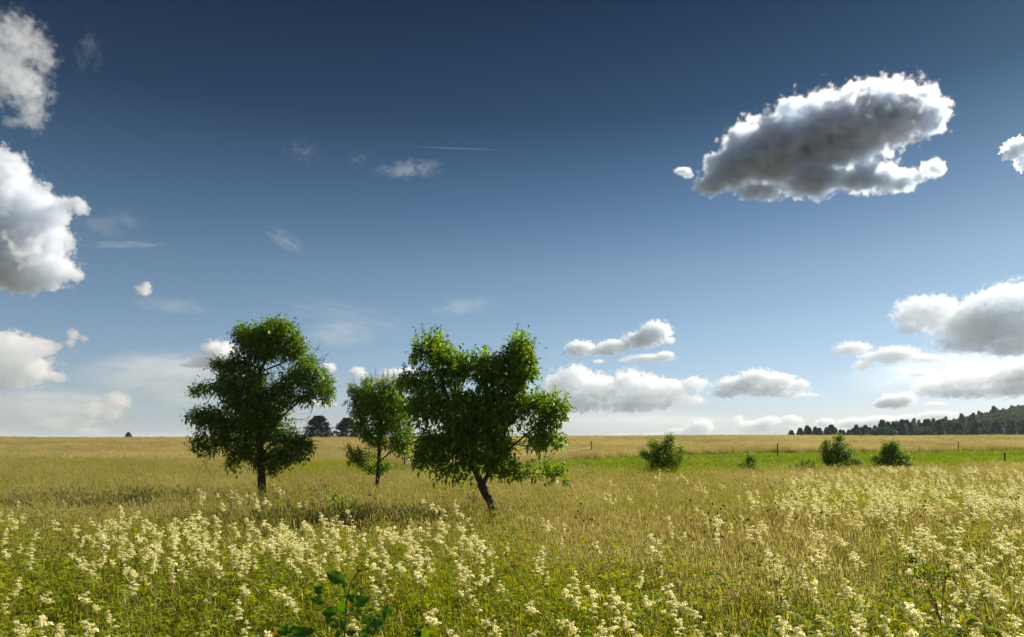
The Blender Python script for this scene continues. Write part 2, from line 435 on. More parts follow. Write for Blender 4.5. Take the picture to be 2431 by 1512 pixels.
# ------------------------------------------------------------------ blades, seed heads, leaflets (numpy builders)
class Bag:
    """collects vertices, faces and tints for one mesh"""
    def __init__(s): s.V = []; s.T = []; s.F3 = []; s.F4 = []; s.n = 0
    def add(s, V, tint, F3=None, F4=None):
        V = np.asarray(V, np.float32).reshape(-1, 3)
        s.V.append(V); s.T.append(np.broadcast_to(np.asarray(tint, np.float32), (len(V),)))
        if F3 is not None: s.F3.append(np.asarray(F3).reshape(-1, 3) + s.n)
        if F4 is not None: s.F4.append(np.asarray(F4).reshape(-1, 4) + s.n)
        s.n += len(V)
    def mesh(s, name, smooth=False):
        f = []
        if s.F4: f.append(np.concatenate(s.F4))
        if s.F3: f.append(np.concatenate(s.F3))
        return mesh_np(name, np.concatenate(s.V), f, smooth, np.concatenate(s.T))


def blades(bag, n, rad, h, w, bend, tint, R, lean=(0, 0), heads=0.0, head_len=.1, head_w=.009, head_tint=(.6, 1.)):
    """n tapered bent blades from a disc; heads: share carrying a spindle-shaped seed head"""
    a = R.uniform(0, 2 * np.pi, n); r = rad * np.sqrt(R.uniform(0, 1, n))
    P0 = np.stack([np.cos(a) * r, np.sin(a) * r, np.zeros(n)], 1)
    H = R.uniform(h[0], h[1], n); W = R.uniform(w[0], w[1], n)
    d = R.uniform(0, 2 * np.pi, n); B = R.uniform(bend[0], bend[1], n) * H
    D = np.stack([np.cos(d) * B + lean[0] * H, np.sin(d) * B + lean[1] * H, np.zeros(n)], 1)
    q = R.uniform(0, np.pi, n); S = np.stack([np.cos(q), np.sin(q), np.zeros(n)], 1) * W[:, None] / 2
    ts = np.array([0, .4, .75, 1.0])
    C = [P0 + D * t ** 2 + np.array([0, 0, 1.]) * (H * (t - .12 * t * t * (B / H)))[:, None] for t in ts]
    ws = [1, .95, .65, 0]
    V = np.stack([C[0] - S, C[0] + S, C[1] - S * ws[1], C[1] + S * ws[1], C[2] - S * ws[2], C[2] + S * ws[2], C[3]], 1)
    T = R.uniform(tint[0], tint[1], n)
    i = np.arange(n)[:, None] * 7
    F4 = np.concatenate([i + np.array([[0, 1, 3, 2]]), i + np.array([[2, 3, 5, 4]])])
    F3 = i + np.array([[4, 5, 6]])
    bag.add(V, np.repeat(T, 7), F3, F4)
    k = int(n * heads)
    if k:
        top = C[3][:k]; dr = C[3][:k] - C[2][:k]
        dr /= np.linalg.norm(dr, axis=1)[:, None]
        L = R.uniform(.6, 1.3, k)[:, None] * head_len
        for ang in (0, 1.57):
            s2 = np.stack([np.cos(q[:k] + ang), np.sin(q[:k] + ang), np.zeros(k)], 1) * head_w * R.uniform(.7, 1.3, k)[:, None]
            V = np.stack([top - dr * L * .25, top + dr * L * .1 - s2, top + dr * L * .1 + s2, top + dr * L * .75], 1)
            j = np.arange(k)[:, None] * 4
            bag.add(V, np.repeat(R.uniform(head_tint[0], head_tint[1], k), 4), None, j + np.array([[0, 1, 3, 2]]))


def leaflets(bag, P, D, size, wid, tint, R, droop=.25, cup=.2):
    """pointed leaves with a midrib fold: base P, direction D (unit), length size"""
    n = len(P)
    D = D / np.linalg.norm(D, axis=1)[:, None]
    up = np.tile([0, 0, 1.], (n, 1)) + R.normal(0, .35, (n, 3))
    S = np.cross(D, up); S /= np.linalg.norm(S, axis=1)[:, None] + 1e-9
    N = np.cross(S, D)
    L = np.asarray(size).reshape(-1, 1); Wd = L * wid
    tip = P + D * L - np.array([0, 0, 1.]) * L * droop
    mid = P + D * L * .5
    V = np.stack([P, mid - S * Wd / 2 + N * L * cup * .5, mid - N * 0, mid + S * Wd / 2 + N * L * cup * .5, tip,], 1)
    i = np.arange(n)[:, None] * 5
    F3 = np.concatenate([i + np.array([[0, 2, 1]]), i + np.array([[1, 2, 4]]), i + np.array([[0, 3, 2]]), i + np.array([[2, 3, 4]])])
    T = np.asarray(tint)
    bag.add(V, np.repeat(T, 5), F3)


PROTO = {}


def proto(key, name, me, mats):
    o = bpy.data.objects.new(name, me)
    for m in mats: me.materials.append(m)
    PROTO.setdefault(key, []).append(o)
    return o


def scatter(name, key, P, scale, rz, label, idx=None, tilt=None, kind='stuff'):
    """one object of countless plants: a cloud of points that geometry nodes dress with the clumps of PROTO[key]"""
    objs = PROTO[key]
    P = np.asarray(P, np.float32)
    N = len(P)
    me = bpy.data.meshes.new(name)
    me.vertices.add(N)
    me.vertices.foreach_set('co', P.ravel())
    for nm, ty, data in (('sc', 'FLOAT', scale), ('pick', 'INT', idx if idx is not None else rng.integers(0, len(objs), N))):
        a = me.attributes.new(nm, ty, 'POINT')
        a.data.foreach_set('value', np.asarray(data, np.float32 if ty == 'FLOAT' else np.int32))
    a = me.attributes.new('rot', 'FLOAT_VECTOR', 'POINT')
    rot = np.zeros((N, 3), np.float32); rot[:, 2] = rz
    if tilt is not None: rot[:, :2] = tilt
    a.data.foreach_set('vector', rot.ravel())
    col = bpy.data.collections.new(name + '_kinds')
    for o in objs: col.objects.link(o)
    ng = bpy.data.node_groups.new(name + '_scatter', 'GeometryNodeTree')
    ng.interface.new_socket('Geometry', in_out='INPUT', socket_type='NodeSocketGeometry')
    ng.interface.new_socket('Geometry', in_out='OUTPUT', socket_type='NodeSocketGeometry')
    gi = ng.nodes.new('NodeGroupInput'); go = ng.nodes.new('NodeGroupOutput')
    m2p = ng.nodes.new('GeometryNodeMeshToPoints')
    ci = ng.nodes.new('GeometryNodeCollectionInfo')
    ci.inputs['Collection'].default_value = col
    ci.inputs['Separate Children'].default_value = True
    ci.inputs['Reset Children'].default_value = True
    iop = ng.nodes.new('GeometryNodeInstanceOnPoints')
    iop.inputs['Pick Instance'].default_value = True
    def attr(nm, t):
        q = ng.nodes.new('GeometryNodeInputNamedAttribute'); q.data_type = t; q.inputs[0].default_value = nm
        return q.outputs[0]
    L = ng.links
    L.new(gi.outputs[0], m2p.inputs[0]); L.new(m2p.outputs[0], iop.inputs['Points']); L.new(ci.outputs[0], iop.inputs['Instance'])
    L.new(attr('pick', 'INT'), iop.inputs['Instance Index'])
    L.new(attr('sc', 'FLOAT'), iop.inputs['Scale'])
    L.new(attr('rot', 'FLOAT_VECTOR'), iop.inputs['Rotation'])
    L.new(iop.outputs[0], go.inputs[0])
    ob = link(name, me)
    md = ob.modifiers.new('scatter', 'NODES'); md.node_group = ng
    return tag(ob, label, None, None, kind)


def fill(y0, y1, per, side=.80, extra=1.5):
    """random points of the seen wedge between two depths, at about 'per' per square metre"""
    area = side * (y1 ** 2 - y0 ** 2) + 2 * extra * (y1 - y0)
    n = int(area * per)
    u = rng.uniform(0, 1, n)
    y = np.sqrt(y0 ** 2 + u * (y1 ** 2 - y0 ** 2))
    x = rng.uniform(-1, 1, n) * (y * side + extra)
    return x, y


def field_noise(x, y, f, seed=0.0):
    return np.array([mnoise.noise(Vector((a * f, b * f, seed))) for a, b in zip(x, y)])


# the mown pasture strip: a quadrilateral on the flat beyond the meadow
def in_strip(x, y):
    near = 31.0 + np.clip(x - 4, 0, 80) * .26 + 1.0 * np.sin(x * .3)
    far = np.minimum(44 + (x + 6) * 1.62, 76 + np.clip(x - 12, 0, 200) * .20) + .8 * np.sin(x * .22 + 1)
    return (y > near) & (y < far) & (x > -7)


def head_px(x, y, h=1.05):
    """where a plant top of height h at (x, y) falls in the photo reading (used only to lay out flower drifts over the ground)"""
    px = 1215.5 + x / y * 2431 * F
    return px, HOR + (EYE - h) / y * 2431 * F


# ---- grasses
R0 = np.random.default_rng(11)
for k in range(4):
    b = Bag()
    blades(b, 70, .26, (.25, .62), (.004, .008), (.1, .55), (.15, .7), R0, lean=(-.12, 0))
    blades(b, 12, .26, (.45, .85), (.002, .003), (.03, .25), (.35, .8), R0, lean=(-.14, 0), heads=1., head_len=.065, head_w=.0045, head_tint=(.5, .95))
    proto('near_grass', 'grass_tuft', b.mesh('grass_tuft'), [GREEN_G])
for k in range(4):
    b = Bag()
    blades(b, 45, .3, (.25, .55), (.005, .009), (.1, .5), (.05, .45), R0, lean=(-.1, 0))
    blades(b, 60, .3, (.45, .85), (.003, .005), (.03, .3), (.35, .85), R0, lean=(-.15, 0), heads=.85, head_len=.085, head_w=.006, head_tint=(.5, 1))
    proto('dry_grass', 'dry_grass_tuft', b.mesh('dry_grass_tuft'), [TAN_G])
for k in range(3):
    b = Bag()
    blades(b, 110, .8, (.3, .6), (.014, .028), (.1, .45), (.1, .6), R0, lean=(-.1, 0))
    blades(b, 90, .8, (.5, .85), (.008, .014), (.05, .3), (.45, .9), R0, lean=(-.12, 0), heads=1., head_len=.16, head_w=.016, head_tint=(.6, 1))
    proto('far_grass', 'hay_tuft', b.mesh('hay_tuft'), [FAR_G])
for k in range(3):
    b = Bag()
    blades(b, 130, .7, (.05, .14), (.014, .03), (.2, .7), (.1, .9), R0)
    proto('lawn', 'pasture_tuft', b.mesh('pasture_tuft'), [LAWN_G])
for k in range(4):
    b = Bag()
    nst = 7
    for s_ in range(nst):
        a = R0.uniform(0, 6.28); r = .22 * math.sqrt(R0.uniform())
        base = np.array([math.cos(a) * r, math.sin(a) * r, 0]); H = R0.uniform(.45, .85)
        ln = np.array([R0.normal(-.1, .1), R0.normal(0, .1), 1.]) * H
        q = R0.uniform(0, 3.14); S = np.array([math.cos(q), math.sin(q), 0]) * .003
        b.add([base - S, base + S, base + ln + S * .5, base + ln - S * .5], .75, None, [[0, 1, 2, 3]])
        for t in np.linspace(.25, 1, 7):
            dd = R0.uniform(0, 6.28)
            ax = np.array([math.cos(dd), math.sin(dd), R0.uniform(.1, .6)]); ax /= np.linalg.norm(ax)
            LL = R0.uniform(.08, .17) * (1.15 - .5 * t)
            npair = 3
            PP = []; DD = []
            sd = np.cross(ax, [0, 0, 1.]); sd /= np.linalg.norm(sd)
            o0 = base + ln * t
            for u in np.linspace(.35, 1, npair):
                for sg in (-1, 1):
                    PP.append(o0 + ax * LL * u); DD.append(ax * .55 + sd * sg)
            PP.append(o0 + ax * LL); DD.append(ax)
            sz_ = R0.uniform(.035, .06, len(PP))
            leaflets(b, np.array(PP), np.array(DD), sz_, .42, R0.uniform(.1, .9, len(PP)), R0)
    proto('herb', 'herb_tuft', b.mesh('herb_tuft'), [HERB_G])


def lay(name, key, x, y, sc, label, sink=.03):
    z = land(x, y) - sink
    x = np.asarray(x); y = np.asarray(y)
    n_ = len(x)
    return scatter(name, key, np.stack([x, y, z], 1), rng.uniform(sc[0], sc[1], n_), rng.uniform(-1.9, 1.9, n_), label, tilt=rng.normal(0, .11, (n_, 2)))


# near green grass, with herbs in it, thinning into dry hay farther off
x, y = fill(1.6, 13.5, 34)
nz_ = field_noise(x, y, .35)
dry_right = sstep(-.02, .10, x / y) * (1 - .75 * sstep(.42, .55, x / y)) * .62
dryness = .06 + .55 * sstep(7.0, 11.5, y) + nz_ * .45 + dry_right * sstep(5.2, 7.6, y) + .06 - .55*np.exp(-((y-6.3)/1.6)**2) * (x < 1.5)
pick = rng.uniform(0, 1, len(x)) < dryness
lay('green_grass', 'near_grass', x[~pick], y[~pick], (.75, 1.2), 'lush green grass growing between the cream flowers in the foreground')
xd, yd = x[pick], y[pick]
x2, y2 = fill(13.5, 46, 13, side=.78)
keep = ~in_strip(x2, y2)
x2, y2 = x2[keep], y2[keep]
grn = (field_noise(x2, y2, .16, 3.) > .16) | (rng.uniform(0, 1, len(x2)) < .26 + .35 * sstep(30, 42, y2) * (x2 > 2))
grn |= (np.abs(y2 - 16.2) < 1.5) & (x2 < -5.2) & (rng.uniform(0, 1, len(x2)) < .35)      # more green tufts along the left tree's shadow band, deepening its shade by colour
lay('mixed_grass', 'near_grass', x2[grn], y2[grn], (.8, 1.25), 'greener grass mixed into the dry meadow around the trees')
lay('dry_meadow_grass', 'dry_grass', np.concatenate([xd, x2[~grn]]), np.concatenate([yd, y2[~grn]]), (.7, 1.1), 'tall dry straw coloured meadow grass around and in front of the trees')
xh, yh = fill(1.6, 12, 24)
nz_ = field_noise(xh, yh, .4, 9.)
kh = rng.uniform(0, 1, len(xh)) < .72 + nz_ * .6 - .5 * sstep(7.5, 11.5, yh) - .45 * sstep(-.02, .10, xh / yh) * (1 - .8 * sstep(.42, .55, xh / yh)) * sstep(5.2, 7.6, yh)
lay('green_herbs', 'herb', xh[kh], yh[kh], (.75, 1.15), 'leafy green herbs filling the foreground under the cream flowers')
# far hay field and the pasture strip
x3, y3 = fill(46, 142, 1.9, side=.76, extra=6)
keep = ~in_strip(x3, y3)
lay('far_hay_grass', 'far_grass', x3[keep], y3[keep], (.7, 1.05), 'golden hay grass of the far field up to the skyline')
x4, y4 = fill(29, 112, 3.4, side=.76, extra=2)
keep = in_strip(x4, y4)
lay('pasture_grass', 'lawn', x4[keep], y4[keep], (.8, 1.3), 'short bright green grass of the grazed strip behind the bushes', sink=.01)

xe, ye = fill(30, 80, 1.6, side=.76, extra=2)
keep = in_strip(xe, ye)
edge = np.minimum(np.abs(ye - (31.0 + np.clip(xe - 4, 0, 80) * .26)), 9) / 9
keep &= (rng.uniform(0, 1, len(xe)) < .55 * (1 - edge) ** 2 + .01) | ((field_noise(xe, ye, .22, 5.) > .34) & (rng.uniform(0, 1, len(xe)) < .12))
lay('pasture_margin_grass', 'dry_grass', xe[keep], ye[keep], (.5, .95), 'stray tall dry grass along the ragged near edge of the pasture')

# single tall straw stalks over everything near
for k in range(3):
    b = Bag()
    blades(b, 5, .3, (.7, 1.05), (.002, .0032), (.05, .4), (.5, .95), R0, lean=(-.2, 0), heads=1., head_len=.10, head_w=.005, head_tint=(.6, 1))
    proto('straw', 'straw_stalks', b.mesh('straw_stalks'), [TAN_G])
xs_, ys_ = fill(2.2, 26, 2.6)
lay('straw_stalks', 'straw', xs_, ys_, (.8, 1.1), 'single tall straw stalks leaning left above the shorter meadow grass')
# ------------------------------------------------------------------ trees and bushes
m_bark, n, l = nodes('bark')
o_ = n.new('ShaderNodeOutputMaterial'); b_ = n.new('ShaderNodeBsdfPrincipled'); b_.inputs['Roughness'].default_value = .95
tc = n.new('ShaderNodeTexCoord'); mp = n.new('ShaderNodeMapping'); mp.inputs['Scale'].default_value = (22, 22, 5)
nz = n.new('ShaderNodeTexNoise'); nz.inputs['Scale'].default_value = 1.0; nz.inputs['Detail'].default_value = 7; nz.inputs['Roughness'].default_value = .7
r_ = ramp(n, [(.3, (.018, .013, .009)), (.5, (.06, .042, .027)), (.7, (.14, .10, .065))])
bp = n.new('ShaderNodeBump'); bp.inputs['Strength'].default_value = 1.0; bp.inputs['Distance'].default_value = .03
l.new(tc.outputs['Object'], mp.inputs[0]); l.new(mp.outputs[0], nz.inputs['Vector']); l.new(nz.outputs['Fac'], r_.inputs[0]); l.new(r_.outputs[0], b_.inputs['Base Color'])
l.new(nz.outputs['Fac'], bp.inputs['Height']); l.new(bp.outputs[0], b_.inputs['Normal']); l.new(b_.outputs[0], o_.inputs[0])

LEAF_DARK = leafy('plum_leaf', [(0, (.06, .14, .012)), (.5, (.15, .26, .022)), (1, (.30, .40, .045))], trans=.46, gloss=.04, rough=.4, rnd=0)
LEAF_APPLE = leafy('apple_leaf', [(0, (.065, .15, .018)), (.5, (.17, .30, .03)), (1, (.38, .48, .06))], trans=.52, gloss=.04, rough=.42, rnd=0)
LEAF_YOUNG = leafy('young_tree_leaf', [(0, (.08, .17, .010)), (.5, (.19, .33, .018)), (1, (.36, .46, .03))], trans=.5, gloss=.04, rough=.42, rnd=0)
LEAF_BUSH = leafy('bush_leaf', [(0, (.07, .15, .012)), (.5, (.17, .29, .025)), (1, (.34, .43, .05))], trans=.52, gloss=.04, rough=.45, rnd=0)
NEEDLE = leafy('spruce_needles', [(0, (.014, .03, .018)), (.5, (.032, .058, .03)), (1, (.065, .10, .04))], trans=.12, gloss=.03, rnd=.3)
CANOPY = leafy('wood_canopy', [(0, (.016, .042, .018)), (.5, (.04, .08, .026)), (1, (.095, .14, .04))], trans=.35, gloss=.02, rnd=.9)


def tubes(nodes_, parent, rad, sides=6):
    """tapered limbs from a node tree"""
    nodes_ = np.asarray(nodes_); parent = np.asarray(parent); rad = np.asarray(rad)
    ids = np.where(parent >= 0)[0]
    A = nodes_[parent[ids]]; B = nodes_[ids]
    D = B - A; L = np.linalg.norm(D, axis=1); ok = L > 1e-5
    ids, A, B, D = ids[ok], A[ok], B[ok], D[ok] / L[ok][:, None]
    dirs = np.zeros_like(nodes_); dirs[:, 2] = 1
    dirs[ids] = D
    # follow the parent's frame where this is its main child
    main = {}
    for i in ids:
        p = parent[i]
        if p not in main or rad[i] > rad[main[p]]: main[p] = i
    DA = np.array([dirs[parent[i]] if (main.get(parent[i]) == i and parent[parent[i]] >= 0) else dirs[i] for i in ids])
    RA = np.array([rad[parent[i]] if main.get(parent[i]) == i else min(rad[parent[i]], rad[i] * 1.25) for i in ids])
    RB = rad[ids]
    def ring(C, Dr, r):
        ref = np.where(np.abs(Dr[:, :1]) < .8, np.array([[1., 0, 0]]), np.array([[0, 1., 0]]))
        U = np.cross(Dr, ref); U /= np.linalg.norm(U, axis=1)[:, None]
        W = np.cross(Dr, U)
        a = np.arange(sides) * 2 * np.pi / sides
        return C[:, None] + r[:, None, None] * (U[:, None] * np.cos(a)[None, :, None] + W[:, None] * np.sin(a)[None, :, None])
    V = np.concatenate([ring(A, DA, RA), ring(B, D, RB)], 1).reshape(-1, 3)
    k = np.arange(len(ids))[:, None] * (2 * sides)
    q = np.arange(sides)
    F = np.stack([k + q, k + (q + 1) % sides, k + (q + 1) % sides + sides, k + q + sides], -1).reshape(-1, 4)
    return V, F


def resample(P, step):
    P = [np.asarray(p, float) for p in P]
    # smooth through the given points
    out = [P[0]]
    for i in range(len(P) - 1):
        p0 = P[max(i - 1, 0)]; p1 = P[i]; p2 = P[i + 1]; p3 = P[min(i + 2, len(P) - 1)]
        nn = max(1, int(np.linalg.norm(p2 - p1) / step))
        for k in range(1, nn + 1):
            t = k / nn
            out.append(.5 * ((2 * p1) + (-p0 + p2) * t + (2 * p0 - 5 * p1 + 4 * p2 - p3) * t * t + (-p0 + 3 * p1 - 3 * p2 + p3) * t ** 3))
    return out


def grow(limbs, attr, step, kill, R, wob=.25, iters=60):
    """space colonisation: limbs are polylines (first = trunk), twigs reach for the attractor points"""
    N = []; Pa = []
    for li, P in enumerate(limbs):
        P = resample(P, step)
        if li == 0:
            prev = -1
            for p in P:
                N.append(p); Pa.append(prev); prev = len(N) - 1
        else:
            d = np.linalg.norm(np.array(N) - P[0], axis=1)
            prev = int(np.argmin(d))
            for p in P[1:]:
                N.append(p); Pa.append(prev); prev = len(N) - 1
    skel = len(N)
    trunk_n = len(resample(limbs[0], step))
    A = np.asarray(attr, float)
    arr = np.array(N)
    dist = np.full(len(A), 1e9); near = np.zeros(len(A), int)
    for i in range(len(arr)):
        if i < trunk_n * .28: continue
        d = np.linalg.norm(A - arr[i], axis=1)
        u = d < dist
        dist[u] = d[u]; near[u] = i
    alive = np.ones(len(A), bool)
    for it in range(iters):
        alive &= dist > kill
        if not alive.any(): break
        new = []
        for nid in np.unique(near[alive]):
            pts = A[alive & (near == nid)]
            v = pts - N[nid]
            v = (v / np.linalg.norm(v, axis=1)[:, None]).mean(0) + R.normal(0, wob, 3)
            v /= np.linalg.norm(v) + 1e-9
            N.append(N[nid] + v * step); Pa.append(int(nid)); new.append(len(N) - 1)
        for i in new:
            d = np.linalg.norm(A - N[i], axis=1)
            u = d < dist
            dist[u] = d[u]; near[u] = i
        if len(N) > 14000: break
    print('TREE grow', len(A), int(alive.sum()), skel, len(N), it)
    return np.array(N), np.array(Pa), skel


def pipe(N, Pa, r_tip, r_base, expo=1.75):
    """limb radii from the number of twigs each carries"""
    w = np.zeros(len(N))
    has = np.zeros(len(N), bool); has[Pa[Pa >= 0]] = True
    w[~has] = 1
    for i in range(len(N) - 1, -1, -1):
        if Pa[i] >= 0: w[Pa[i]] += w[i]
    r = r_tip * w ** (1 / expo)
    return r_tip + (r - r_tip) * (r_base - r_tip) / max(r.max() - r_tip, 1e-6)


def blob_points(blobs, Y, per, R, gap=.0, seed=0., deep=1.0, cap=None):
    """attractors inside lobes given in photo-reading pixels around depth Y; density 'per' per square metre of lobe"""
    s = px_m(Y)
    out = []
    for (x, y, rx, ry) in blobs:
        c = np.array(at(x, y, Y)[:])
        n_ = max(5, int(per * math.pi * rx * ry * s * s))
        v = R.normal(0, 1, (n_, 3)); v /= np.linalg.norm(v, axis=1)[:, None]
        v *= (R.uniform(0.0, 1, n_) ** (1 / 2.6))[:, None]
        dd = min(cap or 9, max(.25, (rx + ry) * .55 * s)) * deep
        out.append(c + v * np.array([rx * s, dd, ry * s]))
    P = np.concatenate(out)
    if gap:
        k = np.array([mnoise.noise(Vector(p) * 1.9 + Vector((seed, 0, 0))) for p in P])
        P = P[k > gap]
    return P


def leaf_out(bag, N, Pa, ids, R, per, size, wid, spread=.10, up=.1, tint=(0, 1), droop=.3):
    """leaves on short spurs along the twigs 'ids'"""
    ids = np.repeat(ids, per)
    A = N[np.maximum(Pa[ids], 0)]; B = N[ids]
    t = R.uniform(0, 1, len(ids))[:, None]
    D = B - A; D /= np.linalg.norm(D, axis=1)[:, None] + 1e-9
    P = A + (B - A) * t + R.normal(0, spread, (len(ids), 3)) * .6
    v = R.normal(0, 1, (len(ids), 3)); v /= np.linalg.norm(v, axis=1)[:, None]
    P = P + v * spread * .5
    dr = v * .9 + D * .6 + np.array([0, 0, up])
    # clumps differ: whole twigs lighter or darker
    base = R.uniform(tint[0], tint[1], len(N))
    tt = .55 * base[ids] + .45 * R.uniform(tint[0], tint[1], len(ids))
    leaflets(bag, P, dr, R.uniform(size[0], size[1], len(ids)), wid, tt, R, droop=droop, cup=.3)


def shoot(bag, stems, base, top, R, size, wid, n_leaf, tint=(.2, 1)):
    """an upright leafy shoot"""
    base = np.asarray(base, float); top = np.asarray(top, float)
    ax = top - base; L = np.linalg.norm(ax); ax /= L
    mid = (base + top) / 2 + R.normal(0, .03, 3) * L
    stems.append([base, mid, top])
    t = np.linspace(.05, 1, n_leaf)
    P = (1 - t)[:, None] ** 2 * base + 2 * (t * (1 - t))[:, None] * mid + (t ** 2)[:, None] * top
    a = np.arange(n_leaf) * 2.4 + R.uniform(0, 6)
    ref = np.array([1., 0, 0]); U = np.cross(ax, ref); U /= np.linalg.norm(U); W = np.cross(ax, U)
    D = U * np.cos(a)[:, None] + W * np.sin(a)[:, None] + ax * .55
    leaflets(bag, P, D, R.uniform(size[0], size[1], n_leaf) * (1.05 - .45 * t), wid, R.uniform(tint[0], tint[1], n_leaf), R, droop=.15, cup=.3)


def make_tree(name, label, cat, Y, limbs_px, blobs, leaf_mat, seed, per=26, step=.11, kill=.17, r_base=.11, r_tip=.0045, leaf=(.05, .08), wid=.52,
              lper=12, spread=.09, shoots=(), gap=-.12, base_z=0.0, twig_max=.013, jit=.35, deep=1.0, cap=None, bare=(), group=None, sh_leaf=26, ref=None):
    R = np.random.default_rng(seed)
    if ref:                                     # sizes were judged for a tree standing 'ref' metres away
        q_ = Y / ref
        per = per / q_ ** 2; step *= q_; kill *= q_; r_base *= q_; r_tip *= q_; twig_max *= q_; spread *= q_; leaf = (leaf[0] * q_, leaf[1] * q_)
    s = px_m(Y)
    limbs = []
    for li, P in enumerate(limbs_px):
        Q = [np.array(at(x, y, Y)[:]) for (x, y) in P]
        if li:                                    # limbs leave the trunk towards and away from us as well as sideways
            dz = R.uniform(-1, 1) * jit * np.linalg.norm(Q[-1] - Q[0])
            for k, q in enumerate(Q): q[1] += dz * (k / max(1, len(Q) - 1))
        limbs.append(Q)
    limbs[0][0][2] = base_z - .1
    base = np.array([limbs[0][0][0], Y, base_z])
    attr = blob_points(blobs, Y, per, R, gap, seed, deep, cap)
    N, Pa, skel = grow(limbs, attr, step, kill, R)
    rad = pipe(N, Pa, r_tip, r_base)
    # root flare
    zz = N[:, 2] - base_z
    near = np.linalg.norm(N[:, :2] - base[:2], axis=1) < .6
    rad = np.where(near & (zz < .45), rad * (1 + .35 * (1 - np.clip(zz / .45, 0, 1)) ** 2), rad)
    stems = []
    bag = Bag()
    def nearest(q):
        return N[int(np.argmin(np.linalg.norm(N - np.asarray(q), axis=1)))]
    tw = np.where((rad < twig_max) & (np.arange(len(N)) >= 0) & (Pa >= 0))[0]
    leaf_out(bag, N, Pa, tw, R, lper, leaf, wid, spread)
    more = [] if name != 'fruit_tree' else [(a + R.normal(0, 9), b + 12, c + R.normal(0, 14), d + abs(R.normal(0, 40)) + 12) for (a, b, c, d) in shoots]
    more += [(a + R.normal(0, 4), b + 6, c + R.normal(0, 7), d + abs(R.normal(0, 16)) + 5) for (a, b, c, d) in shoots]
    for (x0, y0, x1, y1) in list(shoots) + more:
        dy = R.uniform(-.5, .5)
        a = np.array(at(x0, y0, Y)[:]); b = np.array(at(x1, y1, Y)[:])
        a[1] += dy; b[1] += dy + R.uniform(-.1, .1)
        a0 = nearest(a)
        stems.append([a0, (a0 + a) / 2 + np.array([0, 0, .02]), a])
        shoot(bag, stems, a, b, R, (leaf[0] * 1.0, leaf[1] * 1.1), wid, sh_leaf)
    root = bpy.data.objects.new(name, None)
    COL.objects.link(root)
    root.location = base
    tag(root, label, cat, group)
    Vt, Ft = tubes(N - base, Pa, rad, 8 if r_base > .05 else 5)
    VV = [Vt]; FF = [Ft]; off = len(Vt)
    def add_poly(P, r0, r1):
        nonlocal off
        P = np.array(resample([p - base for p in P], .12)); pp = np.arange(-1, len(P) - 1)
        v, f = tubes(P, pp, np.linspace(r0, r1, len(P)), 4)
        VV.append(v); FF.append(f + off); off += len(v)
    for P in stems: add_poly(P, .006, .0025)
    trunk = link('trunk', mesh_np('trunk', np.concatenate(VV), np.concatenate(FF), smooth=True), [m_bark], root)
    b2 = Bag()
    for k in range(len(bag.V)): bag.V[k] = bag.V[k] - base.astype(np.float32)
    crown = link('crown', bag.mesh('crown'), [leaf_mat], root)
    if len(bare):
        for P in bare:
            VV = []; FF = []; off = 0
            Q = [np.array(at(x, y, Y)[:]) for (x, y) in P]
            d = R.uniform(-.4, .4)
            for q in Q: q[1] += d
            Q[0] = nearest(Q[0])
            add_poly(Q, .010, .003)
            for _ in range(9):
                t = R.uniform(.25, 1); k = min(len(Q) - 2, int(t * (len(Q) - 1))); p0 = Q[k] + (Q[k + 1] - Q[k]) * R.uniform()
                dv = (Q[-1] - Q[0]) * .25 + R.normal(0, .16, 3)
                add_poly([p0, p0 + dv * .5 + R.normal(0, .03, 3), p0 + dv], .0045, .002)
            dead = link('dead_branch', mesh_np('dead_branch', np.concatenate(VV), np.concatenate(FF), smooth=True), [m_bark], root)
            dead['label'] = 'bare dead branch without leaves'
    return root, len(N), sum(len(v) for v in bag.V) // 5


def zA(pts):   # pixel readings taken on an enlargement of the left tree
    return [tuple([415.5 + .3337 * q[0], 712.2 + .3337 * q[1]] + [.3337 * v for v in q[2:]]) for q in pts]


def zB(pts):   # the same for the leaning and the middle tree
    return [tuple([801.2 + .35327 * q[0], 741.9 + .35327 * q[1]] + [.35327 * v for v in q[2:]]) for q in pts]


def zB4(pts): return [zB([q[:2]])[0] + zB([q[2:]])[0] for q in pts]


